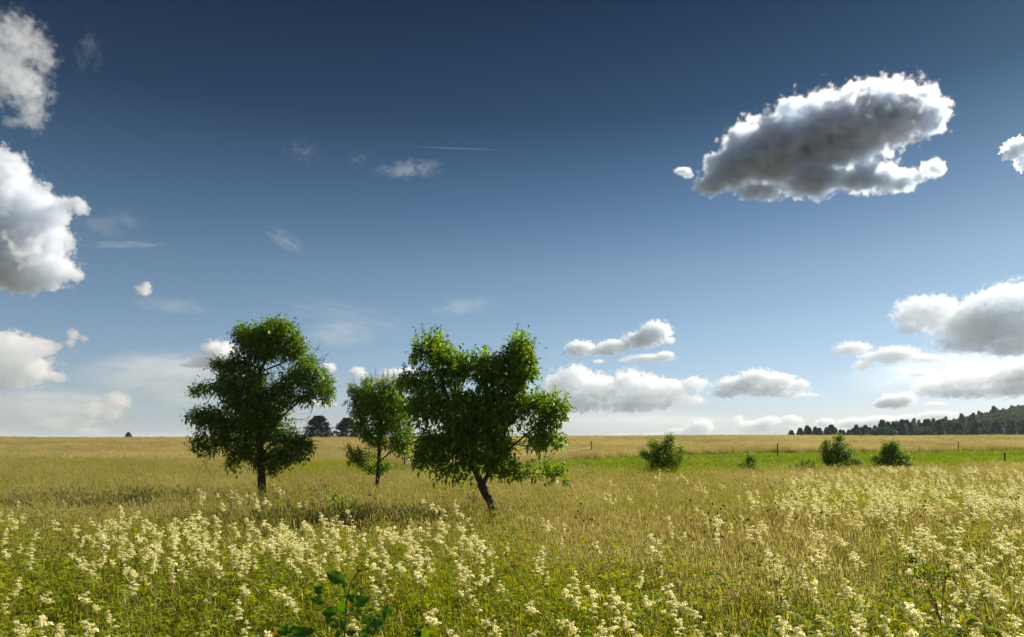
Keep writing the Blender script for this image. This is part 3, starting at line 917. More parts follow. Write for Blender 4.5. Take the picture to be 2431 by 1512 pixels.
_t = make_tree('fruit_tree', 'tall old fruit tree with a ragged crown and bare twigs, leftmost of three meadow trees', 'tree', 18.6,
    [zA(P) for P in (
        [(625, 1480), (615, 1250), (606, 1080), (592, 900), (600, 700), (605, 520), (640, 440), (690, 300), (680, 180)],
        [(604, 1010), (740, 840), (850, 730), (950, 660), (1060, 600)],
        [(610, 510), (740, 450), (850, 370), (900, 320)],
        [(595, 820), (430, 690), (260, 620), (140, 640)],
        [(606, 1080), (390, 1000), (260, 1100)],
        [(598, 480), (480, 450), (330, 455)],
        [(604, 1120), (720, 1010), (880, 1020)],
        [(596, 900), (400, 860), (200, 830)],
        [(606, 1150), (690, 1120), (780, 1120)],
        [(600, 700), (760, 590), (900, 500), (980, 440)],
        [(640, 440), (540, 300), (490, 230)],
        [(606, 1130), (520, 1080), (430, 1120)])],
    zA([(680, 250, 230, 110), (500, 270, 75, 105), (850, 340, 90, 80), (620, 370, 200, 55), (560, 190, 90, 50), (740, 190, 110, 45), (720, 330, 120, 60),
        (300, 470, 40, 45), (440, 420, 60, 30), (240, 630, 110, 45), (140, 645, 50, 20), (420, 600, 130, 90), (600, 590, 130, 80), (520, 700, 160, 80), (440, 720, 120, 60),
        (870, 560, 110, 70), (1020, 600, 110, 90), (1090, 690, 65, 60), (930, 690, 80, 40), (780, 680, 110, 70), (960, 450, 60, 40), (1130, 740, 28, 40),
        (250, 840, 130, 80), (140, 830, 50, 30), (210, 1010, 90, 70), (420, 960, 150, 110), (560, 850, 180, 130), (640, 780, 120, 80),
        (480, 1110, 120, 80), (430, 1180, 60, 30), (740, 930, 130, 100), (880, 1020, 100, 75), (760, 1110, 120, 75), (700, 1190, 55, 55), (570, 1150, 60, 50), (900, 1100, 50, 40), (330, 920, 110, 80), (540, 530, 70, 40), (350, 560, 90, 50), (700, 640, 90, 60), (960, 540, 70, 40), (480, 210, 50, 40), (545, 140, 22, 24), (720, 160, 40, 22), (920, 320, 30, 30), (300, 430, 26, 22), (190, 590, 30, 26), (110, 660, 26, 14), (95, 820, 22, 14), (160, 780, 24, 22), (150, 1060, 34, 26), (980, 1030, 28, 26), (700, 1230, 24, 22), (440, 1215, 30, 14), (1060, 520, 36, 26), (1140, 640, 24, 30), (640, 960, 120, 90), (620, 1060, 120, 80), (420, 480, 110, 55), (520, 470, 70, 55), (560, 420, 70, 45), (870, 410, 60, 36), (480, 640, 110, 70), (380, 690, 70, 40), (300, 560, 70, 40), (720, 740, 90, 60), (330, 770, 90, 50)]),
    LEAF_DARK, 5, ref=21.7, per=620, step=.085, kill=.10, r_base=.125, leaf=(.07, .125), wid=.58, lper=9, spread=.12, gap=-.24, twig_max=.016, jit=.4,
    bare=[zA([(960, 450), (990, 380), (1030, 340)]), zA([(980, 450), (1030, 420), (1060, 440)]), zA([(640, 440), (720, 480), (760, 540)]), zA([(700, 460), (800, 500), (840, 540)]),
          zA([(380, 1000), (260, 1120), (190, 1190)]), zA([(300, 650), (220, 680), (190, 740)]), zA([(930, 700), (960, 780), (920, 850)]), zA([(800, 840), (900, 850), (990, 885)]), zA([(860, 500), (960, 480), (1010, 520)])])
print('TREE', _t[1:])

_t = make_tree('fruit_tree', 'small upright young fruit tree standing between the two larger meadow trees', 'tree', 19.8,
    [zB(P) for P in (
        [(262, 1270), (268, 1150), (277, 1040), (281, 930), (290, 760), (300, 560), (312, 430)],
        [(279, 1000), (380, 925), (500, 860)],
        [(272, 1100), (170, 1035), (90, 940), (70, 890)],
        [(284, 880), (180, 760), (110, 560), (95, 490)],
        [(288, 800), (380, 650), (385, 450)],
        [(277, 1060), (330, 1040), (360, 1020)],
        [(292, 720), (220, 600), (215, 450)])],
    zB([(250, 560, 140, 110), (330, 490, 70, 80), (140, 560, 60, 70), (290, 700, 200, 130), (330, 840, 170, 80), (210, 770, 110, 90), (440, 790, 80, 110), (120, 660, 50, 60), (400, 640, 110, 120), (280, 620, 150, 110), (270, 500, 60, 60), (370, 540, 70, 60), (200, 470, 30, 40), (310, 440, 40, 50), (100, 540, 40, 50),
        (160, 980, 80, 55), (90, 930, 26, 30), (210, 1040, 65, 32), (320, 1040, 42, 42), (430, 920, 60, 40), (470, 960, 30, 20)]),
    LEAF_YOUNG, 6, ref=22.9, per=620, step=.08, kill=.095, r_base=.068, leaf=(.065, .105), wid=.55, lper=9, spread=.09, gap=-.2, twig_max=.013,
    shoots=zB4([(110, 560, 88, 478), (160, 540, 155, 435), (212, 520, 210, 398), (250, 500, 256, 372), (310, 480, 318, 360), (365, 480, 370, 378), (380, 500, 390, 415), (280, 500, 285, 420), (340, 490, 345, 400), (180, 540, 182, 430), (85, 960, 66, 880), (150, 940, 135, 890)]), sh_leaf=22)
print('TREE', _t[1:])

_t = make_tree('fruit_tree', 'broad dense fruit tree on a strongly leaning trunk, rightmost of the three meadow trees', 'tree', 13.6,
    [zB(P) for P in (
        [(1100, 1450), (1045, 1320), (1000, 1225), (960, 1140), (912, 1020), (850, 880), (790, 700), (700, 450), (650, 260)],
        [(972, 1160), (1015, 1080), (1080, 900), (1150, 700), (1215, 420), (1240, 250)],
        [(1045, 1000), (1220, 860), (1400, 700), (1480, 600)],
        [(1018, 1080), (1180, 1085), (1350, 1085), (1490, 1095)],
        [(935, 1115), (880, 1125), (830, 1155)],
        [(890, 960), (920, 700), (965, 430), (980, 330)],
        [(880, 950), (700, 880), (560, 900), (540, 1000)],
        [(830, 820), (640, 640), (480, 480)],
        [(1100, 850), (1280, 900), (1450, 860)],
        [(1130, 760), (1300, 640), (1420, 600)],
        [(900, 1000), (780, 1030), (700, 1110)],
        [(800, 720), (790, 500), (800, 380)],
        [(1180, 560), (1280, 420), (1310, 300)])],
    zB([(640, 300, 80, 100), (560, 450, 120, 80), (460, 470, 50, 50), (800, 430, 130, 90), (960, 400, 80, 100), (1210, 280, 75, 120), (1170, 420, 130, 110), (1290, 380, 45, 90),
        (620, 640, 160, 130), (850, 640, 190, 160), (1070, 640, 170, 140), (1290, 620, 150, 80), (1430, 640, 90, 80), (1500, 650, 40, 60), (1340, 740, 140, 80),
        (1350, 850, 140, 70), (1470, 865, 60, 26), (660, 880, 130, 130), (560, 1000, 40, 55), (860, 880, 170, 110), (1060, 880, 150, 110), (1220, 900, 110, 80), (700, 1000, 90, 60),
        (1130, 1060, 90, 55), (1300, 1080, 110, 34), (1440, 1080, 80, 30), (1500, 1050, 24, 40), (1250, 990, 90, 30), (685, 1130, 34, 40), (790, 1080, 60, 45), (760, 760, 150, 100), (960, 780, 150, 100), (1030, 1000, 90, 60), (970, 960, 110, 70), (900, 1010, 80, 50), (880, 350, 110, 70), (1060, 420, 70, 70), (800, 340, 60, 50), (960, 300, 40, 50), (1120, 330, 50, 60), (540, 300, 40, 80), (700, 250, 40, 80), (740, 320, 60, 60), (1080, 360, 60, 70), (1010, 340, 50, 60), (840, 300, 50, 40), (640, 200, 50, 60), (1230, 200, 55, 60)]),
    LEAF_APPLE, 9, ref=16.0, per=980, step=.08, kill=.095, r_base=.095, leaf=(.09, .15), wid=.52, lper=6, spread=.11, gap=-.3, twig_max=.014, jit=.45,
    shoots=zB4([(520, 330, 480, 148), (560, 320, 578, 92), (610, 280, 628, 78), (660, 280, 650, 100), (700, 300, 706, 104), (540, 340, 530, 200), (640, 300, 600, 150), (720, 330, 740, 220), (780, 380, 782, 232), (830, 400, 850, 280), (890, 400, 906, 243),
                (940, 380, 935, 280), (975, 360, 986, 206), (1000, 360, 1005, 290), (1055, 420, 1062, 318), (1150, 320, 1168, 165), (1195, 260, 1210, 98), (1235, 240, 1252, 98), (1280, 260, 1300, 120), (1290, 330, 1318, 200), (1310, 400, 1335, 290),
                (1130, 380, 1120, 230), (1440, 620, 1466, 497), (1500, 660, 1532, 540), (1490, 720, 1545, 640), (470, 470, 462, 355), (430, 500, 415, 440), (1320, 600, 1340, 505), (860, 420, 880, 270), (690, 330, 690, 170), (1260, 300, 1275, 150), (585, 330, 600, 200), (1400, 640, 1415, 545),
                (1500, 1080, 1520, 1010), (1400, 1060, 1425, 965)]), sh_leaf=20)
print('TREE', _t[1:])


# ---- bushes
def zC(pts): return [tuple([1305.7 + .24414 * q[0], 979.3 + .24414 * q[1]] + [.24414 * v for v in q[2:]]) for q in pts]
def zD(pts): return [tuple([1780.5 + .26758 * q[0], 890.25 + .26758 * q[1]] + [.26758 * v for v in q[2:]]) for q in pts]


def bush(label, Y, stems, blobs, seed, per=520, leaf=(.06, .095), lper=13, mat=None, step=.08, kill=.10, gap=-.1, name='bush', base_z=0.0, wid=.62, tip=.004):
    return make_tree(name, label, 'bush', Y, stems, blobs, mat or LEAF_BUSH, seed, per=per, step=step, kill=kill, r_base=.03, r_tip=tip, leaf=leaf, wid=wid, lper=lper, spread=.11, gap=gap,
                     twig_max=.02, jit=.5, group='bushes along the pasture edge', base_z=base_z)


bush('wide leafy green bush with a thin spire on top, nearest the leaning tree', 30.0,
     [zC(P) for P in ([(1130, 700), (1140, 520), (1160, 380), (1175, 220)], [(1130, 640), (1000, 480), (910, 395)], [(1130, 640), (1280, 480), (1300, 370)], [(1130, 640), (1020, 420), (1000, 280)], [(1130, 650), (1320, 590)], [(1130, 650), (950, 580)])],
     zC([(1170, 250, 50, 45), (1130, 330, 110, 60), (1000, 300, 40, 40), (1150, 420, 160, 80), (920, 400, 40, 36), (1000, 430, 70, 60), (1130, 530, 210, 75), (1300, 560, 80, 55), (960, 560, 60, 45), (1260, 340, 34, 44), (1310, 420, 40, 40), (1120, 610, 200, 40)]), 21)
bush('small thin bush standing between two fence posts, in front of the pasture', 31.5,
     [zC(P) for P in ([(1930, 640), (1930, 520), (1915, 370)], [(1930, 600), (1860, 510)], [(1930, 600), (1985, 440)])],
     zC([(1930, 440, 44, 46), (1930, 520, 85, 40), (1905, 395, 18, 30), (1985, 430, 20, 30), (1850, 510, 40, 26)]), 22, per=300)
bush('tall pointed green bush, taller of the two bushes near the right edge', 33.0,
     [zD(P) for P in ([(780, 880), (785, 700), (800, 540)], [(780, 820), (690, 700), (680, 590)], [(780, 820), (870, 700), (890, 600)], [(780, 830), (960, 780)], [(780, 830), (650, 760)])],
     zD([(800, 560, 60, 36), (850, 580, 34, 34), (780, 640, 100, 55), (690, 590, 24, 16), (640, 645, 20, 20), (760, 730, 130, 65), (930, 760, 50, 44), (700, 690, 60, 40), (860, 690, 60, 50), (650, 760, 50, 40), (985, 780, 30, 26), (760, 790, 140, 40)]), 23)
bush('rounded dark green bush, rightmost of the bushes, in front of the pasture', 33.0,
     [zD(P) for P in ([(1270, 920), (1260, 720), (1270, 600)], [(1270, 850), (1180, 690), (1165, 580)], [(1270, 850), (1370, 740)], [(1270, 860), (1120, 760)], [(1270, 860), (1430, 790)])],
     zD([(1270, 620, 60, 36), (1240, 640, 70, 45), (1170, 585, 16, 24), (1240, 700, 110, 55), (1280, 780, 160, 65), (1110, 740, 36, 36), (1430, 790, 38, 46), (1360, 720, 50, 40), (1310, 650, 30, 36), (1270, 830, 170, 40)]), 24)
bush('low dull green scrub left of the tall pointed bush', 33.0,
     [zD(P) for P in ([(460, 900), (470, 790)], [(460, 870), (360, 820)], [(460, 870), (540, 800)])],
     zD([(460, 800, 120, 44), (350, 825, 40, 26), (530, 770, 50, 40), (430, 760, 30, 20)]), 25, per=260)
bush('low pale green scrub just right of the wide leafy bush', 31.5,
     [zC(P) for P in ([(1470, 640), (1480, 560)], [(1470, 620), (1420, 560)])],
     zC([(1470, 570, 90, 34), (1420, 550, 40, 26), (1560, 585, 50, 22)]), 27, per=240, lper=9)
bush('low leafy green shrub in the grass in front of the small middle tree', 13.5,
     [[(812, 1235), (812, 1190)], [(812, 1220), (790, 1180)], [(812, 1220), (850, 1195)]],
     [(812, 1186, 26, 14), (795, 1178, 14, 10), (842, 1194, 14, 9)], 26, per=500, leaf=(.03, .05), mat=LEAF_YOUNG, step=.05, kill=.06, lper=6)


# ---- conifers and the wood on the hill
def conifer_mesh(R, H, W, n, leafsize, round_=False, open_=0.0):
    """needle sprays on drooping whorls"""
    bag = Bag()
    t = R.uniform(0, 1, n) ** .8
    if round_: prof = np.sin(np.clip((1 - t) * 1.0 + .02, 0, 1) * math.pi * .62) ** .8
    else: prof = (1 - t) ** .85
    whorl = .93 + (.05 if round_ else .16) * np.sin(t * 46) + R.normal(0, .07, n)
    a = R.uniform(0, 6.283, n)
    lob = 1 + .14 * np.sin(a * 3 + R.uniform(0, 6)) + .1 * np.sin(a * 7 + t * 30)
    r = (W * prof * whorl * lob + .05) * R.uniform(.25, 1, n) ** .45
    P = np.stack([np.cos(a) * r, np.sin(a) * r, t * H * .97 + .03 * H - r * .12], 1)
    D = np.stack([np.cos(a), np.sin(a), R.uniform(-.45, .35, n)], 1) + R.normal(0, .3, (n, 3))
    leaflets(bag, P, D, R.uniform(.6, 1.4, n) * leafsize, .42, R.uniform(0, 1, n), R, droop=.25, cup=.1)
    k = 14
    PP = np.stack([R.normal(0, .02, k), R.normal(0, .02, k), np.linspace(.9, 1.02, k) * H], 1)
    leaflets(bag, PP, np.stack([R.normal(0, .5, k), R.normal(0, .5, k), np.full(k, .8)], 1), np.full(k, leafsize * .6), .4, R.uniform(0, 1, k), R)
    return bag


def trunk_mesh(H, r):
    N_ = np.array([[0, 0, z] for z in np.linspace(-.2, H, 6)])
    V, Fc = tubes(N_, np.arange(-1, 5), np.linspace(r, r * .1, 6), 6)
    return mesh_np('trunk', V, Fc, smooth=True)


def conifer(name, label, cat, x, y, crown_me, trunk_me, sc, rz, group=None, z=None, mat=NEEDLE):
    r = bpy.data.objects.new(name, None); COL.objects.link(r)
    r.location = (x, y, float(land(x, y)) if z is None else z)
    r.scale = sc; r.rotation_euler = (0, 0, rz)
    tag(r, label, cat, group)
    link('trunk', trunk_me, [m_bark], r)
    link('crown', crown_me, [mat], r)
    return r


RC = np.random.default_rng(31)
def shaggy(R, H, W, n):
    """a bushy free-standing conifer: many ragged side tips around a broad cone"""
    bag = Bag()
    for k in range(420):
        t = R.uniform(0, 1) ** 1.2
        a = R.uniform(0, 6.283)
        r = W * math.sin(min(1., (1 - t) * .95 + .06) * math.pi * .62) * R.uniform(.35, 1.0)
        c = np.array([math.cos(a) * r, math.sin(a) * r, t * H * .95 + .3])
        m_ = n // 420
        ax = np.array([math.cos(a), math.sin(a), .35])
        L = R.uniform(.4, 1.0) * W * .24
        u = R.uniform(-.4, 1, m_)
        P = c + ax * (u * L)[:, None] + R.normal(0, .14, (m_, 3)) * W * .5 * (1.1 - np.clip(u, 0, 1))[:, None] * np.array([1, 1, .7])
        P[:, 2] = np.maximum(P[:, 2], .05)
        P[:, 2] = np.minimum(P[:, 2], H)
        leaflets(bag, P, ax + R.normal(0, .5, (m_, 3)), R.uniform(.12, .28, m_) * W / 2.4, .4, np.clip(R.normal(.4 + R.normal(0, .15), .25, m_), 0, 1), R, droop=.1, cup=.1)
    return bag


rd = [shaggy(RC, 5.9, 2.75, 33600).mesh('crown') for k in range(2)]
tk6 = trunk_mesh(5.4, .16)
q = at(757, 1040, 146); conifer('conifer', 'dark bushy conifer on the skyline just right of the left tree', 'tree', q.x, q.y, rd[0], tk6, (1.05, 1.05, 1.02), .4, z=float(land(q.x, q.y)) - .7)
q = at(824, 1040, 146); conifer('conifer', 'dark bushy conifer on the skyline, half hidden by the middle tree', 'tree', q.x, q.y, rd[1], tk6, (.98, .98, .95), 2.0, z=float(land(q.x, q.y)) - .7)
sm = conifer_mesh(RC, 1.75, 1.0, 1500, .2).mesh('crown')
q = at(305, 1040, 131); conifer('conifer', 'tiny lone conifer poking over the skyline of the left field', 'tree', q.x, q.y, sm, trunk_mesh(1.5, .05), (1, 1, 1), 0)

spr = [conifer_mesh(RC, 12.0, 3.6 + .5 * (k % 3), 3400, .75).mesh('crown') for k in range(5)]
tk12 = trunk_mesh(11.4, .2)
row = []
pxs = np.concatenate([np.linspace(1884, 2150, 26) + RC.uniform(-5, 5, 26), np.linspace(2165, 2440, 9) + RC.uniform(-12, 12, 9)])
tops = np.interp(pxs, [1884, 1960, 2050, 2085, 2140, 2200, 2260, 2431], [1018, 1015, 1010, 1004, 1001, 1001, 1001, 1001])
for k, (p_, tp) in enumerate(zip(pxs, tops)):
    Y_ = 335 + RC.uniform(-9, 9) + (10 if k % 2 else 0)
    b_ = at(p_, tp + RC.uniform(-7, 9), Y_)
    g_ = float(land(b_.x, b_.y))
    hh = (b_.z - g_) / 12.0
    if k == 0: lb = 'dark spruce at the left end of the row before the wood'
    else: lb = 'dark spruce standing in the row along the foot of the distant wood'
    conifer('spruce_tree', lb, 'tree', b_.x, b_.y, spr[k % 5], tk12, (hh * RC.uniform(.95, 1.5),) * 2 + (hh,), RC.uniform(0, 6), None if k == 0 else 'spruces along the wood')
# a paler broadleaf in front of the row


def broad_crown(R, n, rad, H, size):
    bag = Bag()
    lob = [(R.uniform(-.55, .55) * rad, R.uniform(-.55, .55) * rad, H * R.uniform(.45, .85), rad * R.uniform(.4, .62)) for k in range(9)] + [(0, 0, H * .62, rad * .75)]
    for (x, y, z, r) in lob:
        m_ = n // len(lob)
        v = R.normal(0, 1, (m_, 3)); v /= np.linalg.norm(v, axis=1)[:, None]
        P = np.array([x, y, z]) + v * r * R.uniform(.75, 1.05, m_)[:, None] * np.array([1, 1, .8])
        leaflets(bag, P, v * .8 + R.normal(0, .5, (m_, 3)), R.uniform(.6, 1.3, m_) * size, .7, np.clip(R.normal(.45, .25, m_), 0, 1), R, droop=.2, cup=.1)
    return bag


wide = broad_crown(RC, 3000, 6.0, 9.0, .9).mesh('crown')
q = at(2091, 1040, 318)
conifer('broadleaf_tree', 'paler green rounded tree in front of the spruce row', 'tree', q.x, q.y, wide, trunk_mesh(6, .22), (1.25, 1.0, .92), 1., mat=CANOPY)
for k in range(4):
    proto('wood', 'wood_tree', broad_crown(RC, 3400, 5.2, 11.0, .72).mesh('wood_tree'), [CANOPY])
proto('wood', 'wood_tree', conifer_mesh(RC, 15.0, 3.2, 2200, .8).mesh('wood_tree'), [CANOPY])
n_ = 4400
yy = np.concatenate([RC.uniform(352, 760, 3700), RC.uniform(338, 400, 700)]); xx = np.concatenate([RC.uniform(.395, .78, 3700), RC.uniform(.535, .80, 700)]) * yy
ok = (land(xx, yy) > -1.5 + 0 * xx) | ((yy < 420) & (xx > .535 * yy))
xx, yy = xx[ok], yy[ok]
pk = np.where(RC.uniform(0, 1, len(xx)) < .06 + .2 * (yy < 430), 4, RC.integers(0, 4, len(xx)))
scatter('woods', 'wood', np.stack([xx, yy, land(xx, yy) - .5], 1), RC.uniform(.55, 1.15, len(xx)) * np.where(yy < 430, .8, 1.0), RC.uniform(0, 6.28, len(xx)), 'distant dark green wood covering the hill on the right', idx=pk)
# ------------------------------------------------------------------ meadowsweet, thistles, sapling
STEM = leafy('flower_stem', [(0, (.10, .12, .02)), (.5, (.16, .13, .03)), (1, (.22, .09, .04))], trans=.05, gloss=.05, rnd=.5)
BROWN = leafy('dry_seed_head', [(0, (.06, .032, .026)), (.6, (.14, .08, .055)), (1, (.24, .16, .11))], trans=.1, gloss=.0)
RP = np.random.default_rng(77)


def florets(bag, c, rx, ry, rz, n, R, size=.0065):
    v = R.normal(0, 1, (n, 3)); v /= np.linalg.norm(v, axis=1)[:, None]
    v[:, 2] = np.abs(v[:, 2]) * .9 - .25
    P = np.asarray(c) + v * np.array([rx, ry, rz]) * R.uniform(.55, 1.1, n)[:, None]
    u = R.normal(0, 1, (n, 3)); u /= np.linalg.norm(u, axis=1)[:, None]
    w = np.cross(u, R.normal(0, 1, (n, 3))); w /= np.linalg.norm(w, axis=1)[:, None]
    s_ = (R.uniform(.6, 1.25, n) * size)[:, None]
    V = np.stack([P - u * s_, P - w * s_ * .8, P + u * s_, P + w * s_ * .8], 1)
    i = np.arange(n)[:, None] * 4
    T = np.repeat(np.clip(R.normal(.55, .25, n), 0, 1), 4)
    bag.add(V, T, None, i + np.array([[0, 1, 2, 3]]))


def sweet_head(R, w=.06):
    """one irregular frothy panicle about 2w wide, its base at the origin"""
    b = Bag()
    tall = R.uniform(.8, 1.9)
    for k in range(R.integers(7, 12)):
        z = R.uniform(0, 1)
        a = R.uniform(0, 6.28); r = w * math.sqrt(R.uniform(.05, 1)) * (1.1 - .75 * z)
        c = np.array([math.cos(a) * r - .02 * z, math.sin(a) * r, .015 + z * .07 * tall])
        q = R.uniform(.012, .023) * (1.1 - .35 * z)
        florets(b, c, q, q, q * .75, int(34 * (q / .02) ** 2), R)
        S = np.array([.001, .0006, 0])
        b.add([-S, S, c + S - [0, 0, .004], c - S - [0, 0, .004]], .0, None, [[0, 1, 2, 3]])
    return b


def bend_stem(b, H, lean, R, r=.0035, tint=.6, base=(0, 0, 0)):
    P = np.array([[lean[0] * t * t * H, lean[1] * t * t * H, H * t] for t in np.linspace(0, 1, 5)]) + np.asarray(base)
    V, F_ = tubes(P, np.arange(-1, 4), np.linspace(r, r * .45, 5), 4)
    b.add(V, tint, None, F_)
    return P


def pinnate(R, L):
    """one divided leaf reaching along +x from its base"""
    b = Bag()
    ax = np.array([1, 0, .35]); ax /= np.linalg.norm(ax)
    PP, DD, SS = [], [], []
    for u in (.4, .7):
        for sg in (-1, 1):
            PP.append(ax * L * u); DD.append(ax * .6 + np.array([0, sg, 0])); SS.append(R.uniform(.4, .55) * L * .7)
    for sg in (-.55, 0, .55):
        PP.append(ax * L * .95); DD.append(ax + np.array([0, sg, 0])); SS.append(R.uniform(.45, .6) * L * .8)
    leaflets(b, np.array(PP), np.array(DD), SS, .45, R.uniform(.25, .9, len(PP)), R, droop=.3)
    b.add([[0, -.0015, 0], [0, .0015, 0], ax * L + [0, .001, 0], ax * L - [0, .001, 0]], .5, None, [[0, 1, 2, 3]])
    return b


HEADS = [sweet_head(RP, w).mesh('flower_head') for w in (.034, .038, .042, .046, .05, .04)]
LEAVES = [pinnate(RP, L).mesh('leaf') for L in (.10, .13, .16)]
for m_ in HEADS: m_.materials.append(CREAM)
for m_ in LEAVES: m_.materials.append(HERB_G)
SWEET = []
sweet_bags = []
for k in range(7):
    b = Bag()
    H = RP.uniform(.95, 1.12); lean = (RP.uniform(-.22, -.02), RP.uniform(-.08, .08))
    P = bend_stem(b, H, lean, RP)
    tips = [P[-1]]
    for j in range(RP.integers(0, 3)):
        a = RP.uniform(0, 6.28); u = RP.uniform(.72, .9)
        p0 = np.array([lean[0] * u * u * H, lean[1] * u * u * H, H * u])
        p1 = p0 + np.array([math.cos(a) * .07, math.sin(a) * .07, RP.uniform(.05, .16)])
        V, F_ = tubes(np.array([p0, (p0 + p1) / 2 + [0, 0, -.012], p1]), np.array([-1, 0, 1]), np.array([.002, .0017, .0014]), 4)
        b.add(V, .6, None, F_)
        tips.append(p1)
    lv = []
    for u in RP.uniform(.35, .85, 3):
        lv.append((np.array([lean[0] * u * u * H, lean[1] * u * u * H, H * u]), RP.uniform(0, 6.28), int(RP.integers(0, 3))))
    me = b.mesh('stem'); me.materials.append(STEM)
    SWEET.append((me, [(t, RP.uniform(0, 6.28), int(RP.integers(0, 6)), RP.uniform(.65, .95) if i else RP.uniform(.9, 1.22)) for i, t in enumerate(tips)], lv))
    # the same plant as one mesh, for the far drifts
    fb = Bag()
    for i, t in enumerate(tips):
        hb = sweet_head(RP, .042)
        for q in range(len(hb.V)): fb.F4.append(hb.F4[q] + fb.n) if q < len(hb.F4) else None
        V = np.concatenate(hb.V) * (1.2 if i == 0 else .9) + t
        fb.V.append(V.astype(np.float32)); fb.T.append(np.concatenate(hb.T)); fb.n += len(V)
    far = fb.mesh('far_flower'); far.materials.append(CREAM)
    proto('far_sweet', 'far_flower', far, [])


def drift(n, x0, x1, y0, y1, Rr, h=(.98, 1.08)):
    px = Rr.uniform(x0, x1, n); py = Rr.uniform(y0, y1, n); hh = Rr.uniform(h[0], h[1], n)
    Y_ = (EYE - hh) * 2431 * F / (py - HOR)
    return np.stack([(px - 1215.5) / (2431 * F) * Y_, Y_], 1)


RD = np.random.default_rng(5)
D_ = [drift(125, 260, 790, 1234, 1318, RD), drift(10, 150, 420, 1238, 1300, RD), drift(14, -40, 260, 1245, 1330, RD), drift(54, 780, 1200, 1240, 1325, RD), drift(12, 900, 1160, 1320, 1370, RD),
      drift(18, -40, 560, 1330, 1590, RD), drift(8, 560, 780, 1330, 1480, RD), drift(20, 900, 1500, 1340, 1590, RD), drift(66, 1450, 2480, 1370, 1600, RD), drift(30, 1850, 2480, 1270, 1360, RD),
      drift(400, 1880, 2470, 1118, 1205, RD), drift(55, 1650, 2470, 1170, 1250, RD), drift(70, 2080, 2470, 1104, 1125, RD), drift(24, 1900, 2470, 1230, 1310, RD), drift(22, 1280, 1900, 1180, 1330, RD), drift(26, 430, 800, 1168, 1205, RD), drift(7, 0, 400, 1200, 1235, RD),
      drift(14, 760, 1150, 1150, 1230, RD), drift(20, 1420, 1900, 1120, 1180, RD), drift(60, -400, 0, 1245, 1400, RD), drift(50, 2470, 2900, 1120, 1500, RD)]
ALLF = np.concatenate(D_)
# plants stand in loose groups: pull each a little towards a neighbour
for i in range(len(ALLF)):
    d = np.linalg.norm(ALLF - ALLF[i], axis=1); d[i] = 9e9
    j = int(np.argmin(d))
    if RD.uniform() < .5: ALLF[i] += (ALLF[j] - ALLF[i]) * .45
ALLF = ALLF[ALLF[:, 1] > 2.35]
inview = np.abs(ALLF[:, 0]) < ALLF[:, 1] * .70
order = np.argsort(np.where(inview, ALLF[:, 1], 999))
near_i = order[:296]
far_i = order[296:]


def sweet(i, x, y, v, rz, sc):
    me, heads, lv = SWEET[v]
    r = bpy.data.objects.new('meadowsweet_plant', None); COL.objects.link(r)
    r.location = (x, y, float(land(x, y))); r.rotation_euler = (0, 0, rz); r.scale = (sc,) * 3
    tag(r, 'tall meadowsweet plant with frothy cream flower heads growing in the foreground meadow', 'flower', 'meadowsweet plants flowering in the foreground')
    link('stem', me, (), r)
    for (t, a, h, s_) in heads:
        o = link('flower_head', HEADS[h], (), r); o.location = t; o.rotation_euler = (0, 0, a); o.scale = (s_,) * 3
    for (p, a, h) in lv:
        o = link('leaf', LEAVES[h], (), r); o.location = p; o.rotation_euler = (0, 0, a)


for i in near_i:
    x, y = ALLF[i]
    sweet(i, x, y, int(RD.integers(0, 7)), RD.uniform(-.9, .9), RD.uniform(.80, .94))
xf, yf = ALLF[far_i].T
scatter('distant_meadowsweet', 'far_sweet', np.stack([xf, yf, land(xf, yf)], 1), RD.uniform(.80, .94, len(xf)), RD.uniform(-1, 1, len(xf)), 'drift of cream meadowsweet heads fading into the meadow')


# ---- brown seed heads
def seed_plant(px, py, h, label, n_heads, R, spread=.12, lean=-.15, cat='thistle', name='thistle', group=None):
    Y_ = (EYE - h) * 2431 * F / (py - HOR)
    x = (px - 1215.5) / (2431 * F) * Y_ - lean * h
    r = bpy.data.objects.new(name, None); COL.objects.link(r)
    r.location = (x, Y_, float(land(x, Y_)))
    tag(r, label, cat, group)
    b = Bag()
    P = bend_stem(b, h * .88, (lean, 0), R, r=.005, tint=.9)
    tips = []
    for k in range(n_heads):
        u = R.uniform(.7, 1.0)
        p0 = np.array([lean * (u * .88 * h) * u, 0, h * .88 * u])
        p1 = p0 + np.array([R.normal(0, spread), R.normal(0, spread * .7), R.uniform(.06, .2)])
        V, F_ = tubes(np.array([p0, p0 * .4 + p1 * .6 + [0, 0, -.012], p1]), np.array([-1, 0, 1]), np.array([.003, .0024, .002]), 4)
        b.add(V, .9, None, F_); tips.append(p1)
    me = b.mesh('stem'); me.materials.append(BROWN)
    link('stem', me, (), r)
    for p in tips:
        hb = Bag()
        n_ = 60
        v = R.normal(0, 1, (n_, 3)); v /= np.linalg.norm(v, axis=1)[:, None]
        leaflets(hb, v * .004, v + [0, 0, .5], R.uniform(.010, .021, n_), .4, R.uniform(0, 1, n_), R, droop=0)
        hm = hb.mesh('seed_head'); hm.materials.append(BROWN)
        o = link('seed_head', hm, (), r); o.location = p
    return r


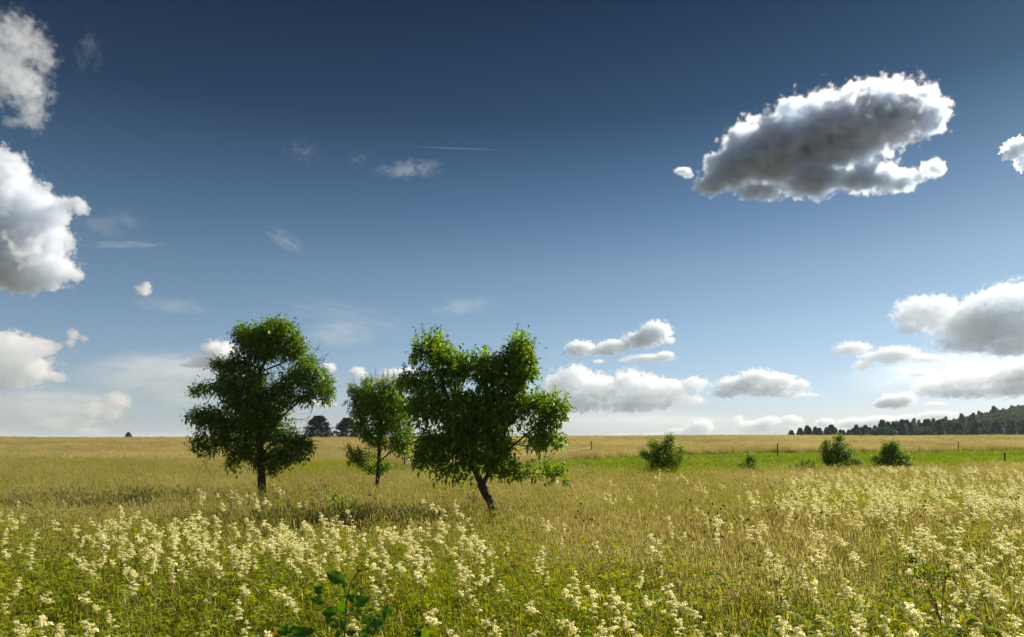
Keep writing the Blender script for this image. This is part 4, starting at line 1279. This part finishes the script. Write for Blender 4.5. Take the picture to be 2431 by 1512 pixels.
RT = np.random.default_rng(19)
seed_plant(1366, 1186, 1.15, 'brown withered thistle leaning left, just right of the leaning trunk', 8, RT, .10, -.3)
seed_plant(762, 1140, 1.1, 'brown thistle head in the dry grass left of the small middle tree', 5, RT, .10)
seed_plant(282, 1158, 1.15, 'dark spreading thistle in front of the long tree shadow on the left', 8, RT, .24)
for (px, py) in ((1684, 1215), (1830, 1138), (1857, 1137), (1884, 1160), (1824, 1178), (1994, 1181), (2189, 1195), (2150, 1188), (2412, 1186), (1700, 1180), (1640, 1190), (2300, 1176), (1760, 1206), (1925, 1206)):
    seed_plant(px, py, RT.uniform(1.05, 1.25), 'dark brown thistle seed heads standing above the grass on the right', int(RT.integers(3, 7)), RT, .10, -.1, group='thistles in the meadow on the right')

# ---- reddish dry stalk and the branched green umbel in the near right corner
def stalk(label, pts, Y_, r0, r1, name='dock_stalk', cat='plant', mat=None):
    root = bpy.data.objects.new(name, None); COL.objects.link(root)
    P = [np.array(at(x, y, Y_)[:]) for x, y in pts]
    foot = P[-1] + (P[-1] - P[-2]) / np.linalg.norm(P[-1] - P[-2]) * .01
    g = np.array([P[-1][0] + .18, Y_, 0.0])
    root.location = g
    Q = np.array(resample([q - g for q in P] + [np.zeros(3)], .08))
    V, F_ = tubes(Q, np.arange(-1, len(Q) - 1), np.linspace(r1, r0, len(Q)), 5)
    b = Bag(); b.add(V, .95, None, F_)
    me = b.mesh('stem'); me.materials.append(mat or STEM)
    link('stem', me, (), root)
    tag(root, label, cat)
    return root, g


def whorl_leaves(root, g, spots, Y_, size, R, mat):
    for (x, y) in spots:
        b = Bag()
        n_ = 5
        d = R.normal(0, 1, (n_, 3)); d[:, 2] = np.abs(d[:, 2]) * .3
        leaflets(b, np.zeros((n_, 3)), d, R.uniform(.7, 1.2, n_) * size, .35, R.uniform(.2, .9, n_), R)
        o = link('leaf', b.mesh('leaf'), [mat], root)
        o.location = np.array(at(x, y, Y_)[:]) - g


r1, g1 = stalk('bare reddish stalk slanting left across the flowers, below the leaning tree', [(1202, 1321), (1240, 1380), (1285, 1450), (1318, 1500), (1330, 1530)], 3.6, .006, .002)
whorl_leaves(r1, g1, [(1202, 1321), (1216, 1345)], 3.6, .04, RT, BROWN)
r2, g2 = stalk('reddish leaning stem with green leaves in the bottom right corner', [(2243, 1336), (2262, 1372), (2300, 1430), (2335, 1480), (2360, 1530)], 3.0, .003, .0015)
whorl_leaves(r2, g2, [(2255, 1360), (2300, 1430), (2330, 1476), (2340, 1490), (2350, 1500)], 3.0, .075, RT, HERB_G)
r3, g3 = stalk('tall branching stem with knobbly green seed umbels near the bottom right corner', [(2233, 1477), (2236, 1500), (2240, 1530)], 2.9, .004, .0035, 'umbel_plant', mat=HERB_G)
for (x, y) in ((2199, 1340), (2227, 1355), (2164, 1352), (2255, 1372), (2185, 1400), (2210, 1368)):
    p0 = np.array(at(2233, 1477, 2.9)[:]) - g3; p1 = np.array(at(x, y, 2.9)[:]) - g3; p1[1] += RT.uniform(-.12, .12)
    Q = np.array(resample([p0, (p0 + p1) / 2 + [0, 0, .01], p1], .06))
    V, F_ = tubes(Q, np.arange(-1, len(Q) - 1), np.linspace(.0022, .0012, len(Q)), 5)
    b = Bag(); b.add(V, .6, None, F_)
    o = link('ray', b.mesh('ray'), [STEM], r3)
    b = Bag()
    for k in range(16):
        c = RT.normal(0, .017, 3) * [1.3, 1, .5]
        v = RT.normal(0, 1, (9, 3))
        leaflets(b, c + v * .002, v, RT.uniform(.008, .015, 9), .7, RT.uniform(.1, .7, 9), RT, droop=0)
    o2 = link('seed_umbel', b.mesh('seed_umbel'), [HERB_G], r3); o2.location = p1

# ---- alder sapling close to the camera
ALDER = leafy('alder_leaf', [(0, (.042, .12, .008)), (.5, (.085, .21, .012)), (.8, (.20, .31, .013)), (1, (.40, .21, .03))], trans=.5, gloss=.03, rough=.45, rnd=0)


def broad_leaf(L, W, tint, R, fold=.22, veins=7):
    """a rounded alder leaf with ribs, along +x from its stalk"""
    b = Bag()
    nu, nv = 15, 4
    V = []; T = []
    for i in range(nu):
        u = i / (nu - 1)
        w = W * .5 * (math.sin(math.pi * min(1, u * 1.02) ** .85) ** .7 if 0 < u < 1 else 0.02)
        w *= 1 + .05 * math.sin(u * 46)
        for j in range(-nv, nv + 1):
            t = j / nv
            rib = .0022 * math.cos((u * veins - abs(t) * 1.1) * 2 * math.pi) * min(1, w / (W * .2))
            V.append((u * L, t * w, abs(t) * w * fold - u * u * L * .22 + rib + abs(t) ** 2 * .004 * math.sin(u * 9)))
            T.append(tint)
    k = 2 * nv + 1
    Fq = [[i * k + j, i * k + j + 1, (i + 1) * k + j + 1, (i + 1) * k + j] for i in range(nu - 1) for j in range(2 * nv)]
    b.add(V, T, None, Fq)
    b.add([[-.018, -.0009, -.004], [-.018, .0009, -.004], [0, .0009, 0], [0, -.0009, 0]], .8, None, [[0, 1, 2, 3]])
    return b


def sapling(label, Y_, stem_px, leaves, name='alder_sapling', cat='sapling', seed=1):
    R = np.random.default_rng(seed)
    root = bpy.data.objects.new(name, None); COL.objects.link(root)
    g = np.array([at(stem_px[-1][0], 1500, Y_).x, Y_, 0.0])
    root.location = g
    tag(root, label, cat)
    P = [np.array(at(x, y, Y_)[:]) - g for x, y in stem_px] + [np.array([0, 0, -.05])]
    Q = np.array(resample(P, .06))
    V, F_ = tubes(Q, np.arange(-1, len(Q) - 1), np.linspace(.002, .008, len(Q)), 6)
    b = Bag(); b.add(V, .2, None, F_)
    link('stem', b.mesh('stem', True), [STEM], root)
    for (x0, y0, x1, y1, w, tint) in leaves:
        a = np.array(at(x0, y0, Y_)[:]) - g; c = np.array(at(x1, y1, Y_)[:]) - g
        d = c - a; L = np.linalg.norm(d)
        dy = R.uniform(-.3, .3) * L
        d = d + np.array([0, dy, 0]); L = np.linalg.norm(d)
        k = int(np.argmin(np.linalg.norm(Q - a, axis=1)))
        me = broad_leaf(L, w * 1.2 * px_m(Y_), tint, R).mesh('leaf', True)
        o = link('leaf', me, [ALDER], root)
        o.location = a + np.array([0, R.uniform(-.05, .05), 0])
        X = Vector(d / L); Zr = Vector((R.normal(0, .3), -1.0 + R.normal(0, .3), .5)); Yv = Zr.cross(X).normalized(); Zv = X.cross(Yv)
        o.rotation_euler = Matrix((X, Yv, Zv)).transposed().to_euler()
        # the stalk back to the stem
        Vs, Fs = tubes(np.array([Q[k], (Q[k] + np.array(o.location)) / 2 + [0, 0, .004], np.array(o.location)]), np.array([-1, 0, 1]), np.array([.0016, .0013, .0011]), 4)
        b = Bag(); b.add(Vs, .3, None, Fs)
        link('leaf_stalk', b.mesh('leaf_stalk'), [STEM], root)
    return root


def zE(pts):   # readings on an enlargement of the sapling: origin (1100, 2150), 3.473 per source pixel
    k = .5935 / 3.473
    return [(652.9 + k * a, 1276.0 + k * b, 652.9 + k * c, 1276.0 + k * d, k * w, t) for a, b, c, d, w, t in pts]


sapling('dark leafy alder sapling with broad rounded leaves, close to the bottom edge', 2.75,
    [(860, 1332), (850, 1358), (832, 1385), (824, 1420), (820, 1460), (818, 1500)],
    zE([(980, 600, 760, 450, 150, .35), (1130, 440, 1330, 400, 90, .86), (1010, 680, 990, 580, 70, .6), (1060, 690, 1120, 670, 60, .55), (650, 790, 540, 680, 110, .3), (660, 950, 460, 850, 110, .55), (1190, 820, 1160, 670, 90, .8),
        (1000, 850, 960, 730, 70, .1), (1130, 880, 1030, 750, 90, .5), (1060, 960, 1290, 840, 150, .45), (970, 900, 830, 1080, 130, .35), (830, 1090, 600, 1050, 150, .25), (890, 1240, 690, 1110, 110, .55), (1160, 1190, 1040, 960, 90, .6), (1200, 1090, 1130, 980, 80, .75),
        (1010, 1000, 990, 960, 50, .98), (1340, 1140, 1160, 1200, 110, .2), (1560, 1120, 1390, 1070, 100, .4), (1450, 1250, 1400, 1070, 170, .5), (1560, 1090, 1600, 900, 110, .3), (1600, 890, 1560, 810, 60, 1.0), (1280, 1280, 1450, 1230, 120, .6),
        (900, 1370, 860, 1290, 130, .35), (960, 1290, 900, 1140, 90, .5), (1200, 1370, 1330, 1270, 120, .3), (1250, 1040, 1370, 1010, 50, .9), (1330, 740, 1240, 780, 30, .8), (960, 1400, 1100, 1330, 120, .4)]), seed=3)
sapling('tip of a second alder sapling at the bottom edge, left of the taller one', 2.7,
    [(694, 1496), (696, 1510), (700, 1530)], [(694, 1500, 650, 1496, 24, .4), (696, 1504, 748, 1492, 22, .3), (692, 1500, 708, 1488, 18, .6), (660, 1515, 640, 1494, 16, .95)], seed=4)
sapling('lone rounded alder leaves at the bottom edge, right of the taller sapling', 2.7,
    [(1000, 1494), (1002, 1510), (1004, 1530)], [(1004, 1520, 1010, 1488, 30, .7), (1000, 1506, 984, 1494, 16, .1), (1012, 1510, 1044, 1498, 18, .85)], seed=6)
# ------------------------------------------------------------------ pasture fence
m_post, n, l = nodes('weathered_post_wood')
o_ = n.new('ShaderNodeOutputMaterial'); b_ = n.new('ShaderNodeBsdfDiffuse')
tc = n.new('ShaderNodeTexCoord'); mp = n.new('ShaderNodeMapping'); mp.inputs['Scale'].default_value = (60, 60, 6)
nz = n.new('ShaderNodeTexNoise'); nz.inputs['Detail'].default_value = 5
r_ = ramp(n, [(.3, (.04, .03, .022)), (.7, (.13, .10, .075))])
l.new(tc.outputs['Object'], mp.inputs[0]); l.new(mp.outputs[0], nz.inputs['Vector']); l.new(nz.outputs['Fac'], r_.inputs[0]); l.new(r_.outputs[0], b_.inputs[0]); l.new(b_.outputs[0], o_.inputs[0])


def plain(name, c):
    m, n, l = nodes(name)
    o = n.new('ShaderNodeOutputMaterial'); b = n.new('ShaderNodeBsdfPrincipled'); b.inputs['Base Color'].default_value = (*c, 1); b.inputs['Roughness'].default_value = .7
    nz = n.new('ShaderNodeTexNoise'); nz.inputs['Scale'].default_value = 30
    bp = n.new('ShaderNodeBump'); bp.inputs['Strength'].default_value = .3
    l.new(nz.outputs['Fac'], bp.inputs['Height']); l.new(bp.outputs[0], b.inputs['Normal'])
    l.new(b.outputs[0], o.inputs[0])
    return m


m_rope = plain('white_fence_rope', (.75, .72, .62)); m_ins = plain('black_insulator', (.02, .02, .02)); m_rod = plain('grey_fibre_rod', (.22, .2, .17)); m_blue = plain('pale_blue_rod', (.35, .5, .55))


def post(px, top, base_row, Y_, r, label, ins=(), mat=None, name='fence_post', group=None, lean=0.0):
    p = at(px, top, Y_)
    g = float(land(p.x, Y_))
    root = bpy.data.objects.new(name, None); COL.objects.link(root); root.location = (p.x, Y_, g)
    tag(root, label, 'fence post' if name == 'fence_post' else 'fence rod', group)
    H = p.z - g
    N_ = np.array([[lean * t, 0, -.2 + (H + .2) * t] for t in np.linspace(0, 1, 5)])
    V, F_ = tubes(N_, np.arange(-1, 4), np.linspace(r, r * .92, 5), 8)
    k = len(V)
    V = np.concatenate([V, N_[-1:] + [[0, 0, r * .25]]])
    cap = np.array([[k - 8 + i, k - 8 + (i + 1) % 8, k] for i in range(8)])
    link('shaft', mesh_np('shaft', V, [F_, cap]), [mat or m_post], root)
    for row in ins:
        z = at(px, row, Y_).z - g
        v, f = tubes(np.array([[0, 0, z], [.05, -.01, z], [.09, -.01, z + .005]]), np.array([-1, 0, 1]), np.array([.022, .03, .018]), 8)
        link('insulator', mesh_np('insulator', v, f), [m_ins], root)
    return root


post(960, 1086, 1122, 43, .035, 'weathered fence post with two black insulators, between middle and leaning trees', (1099, 1119))
post(1404, 1047, 1086, 72, .055, 'dark wooden fence post at the corner where the two ropes end', (1062, 1078))
post(1846, 1052, 1086, 72, .055, 'dark wooden fence post at the hay edge, left of the tall pointed bush')
post(2275, 1048, 1074, 84, .055, 'dark wooden fence post at the hay edge, right of the rounded bush')
post(2385, 1074, 1110, 46, .045, 'short stout fence post at the far right in front of the pasture', (1080,))
for (px, a, b_r, Y_) in ((1314, 1070, 1096, 62), (1352, 1066, 1091, 66), (1381, 1063, 1091, 69)):
    post(px, a, b_r, Y_, .014, 'thin fence rod holding the two ropes near the corner post', (), m_rod, 'fence_rod', 'thin rods along the roped fence')
for (px, a, b_r, Y_) in ((1526, 1055, 1076, 73), (1635, 1060, 1082, 73), (1740, 1058, 1086, 73), (2173, 1053, 1076, 82), (2383, 1056, 1078, 86)):
    post(px, a, b_r, Y_, .014, 'thin fence rod standing against the hay behind the pasture', (), m_rod, 'fence_rod', 'thin rods along the hay edge')
post(1519, 1093, 1130, 31, .010, 'thin dark rod just left of the wide bush', (), m_rod, 'fence_rod')
post(1711, 1080, 1096, 45, .010, 'pale bluish rod in the pasture right of the wide bush', (), m_blue, 'fence_rod')


def rope(label, pts, r=.008, sag=.05):
    P = []
    for a, b in zip(pts[:-1], pts[1:]):
        for t in np.linspace(0, 1, 9)[:-1]:
            q = Vector(a).lerp(Vector(b), t); P.append((q.x, q.y, q.z - sag * 4 * t * (1 - t)))
    P.append(tuple(pts[-1]))
    P = np.array(P); c = P[0].copy()
    V, F_ = tubes(P - c, np.arange(-1, len(P) - 1), np.full(len(P), r), 5)
    o = link('fence_rope', mesh_np('fence_rope', V, F_), [m_rope], loc=c)
    return tag(o, label, 'rope')


rope('upper white fence rope running from the weathered post to the corner post', [at(960, 1099, 43), at(1314, 1073, 62), at(1352, 1069, 66), at(1381, 1065, 69), at(1404, 1061, 72)], .010)
rope('lower white fence rope running from the weathered post to the corner post', [at(960, 1119, 43), at(1314, 1090, 62), at(1352, 1086, 66), at(1381, 1081, 69), at(1404, 1077, 72)], .010)
rope('pale fence rope running right from the short stout post', [at(2385, 1081, 46), at(2520, 1084, 45)], .008)
# ------------------------------------------------------------------ the air between the meadow and the far wood
m_haze, n, l = nodes('thin_air')
o_ = n.new('ShaderNodeOutputMaterial'); v_ = n.new('ShaderNodeVolumePrincipled')
v_.inputs['Color'].default_value = (.86, .93, 1, 1)
v_.inputs['Density'].default_value = 0.00013
v_.inputs['Anisotropy'].default_value = 0.1
l.new(v_.outputs[0], o_.inputs['Volume'])
m_haze.cycles.homogeneous_volume = True
_x, _y0, _y1, _z0, _z1 = 32000, -60, 31000, -8.5, 62.0
HV = [(x, y, z) for z in (_z0, _z1) for y in (_y0, _y1) for x in (-_x, _x)]
tag(link('haze', mesh_np('haze', HV, np.array([[0, 2, 3, 1], [4, 5, 7, 6], [0, 1, 5, 4], [2, 6, 7, 3], [0, 4, 6, 2], [1, 3, 7, 5]])), [m_haze]), 'thin pale summer haze over the whole country', kind='stuff')
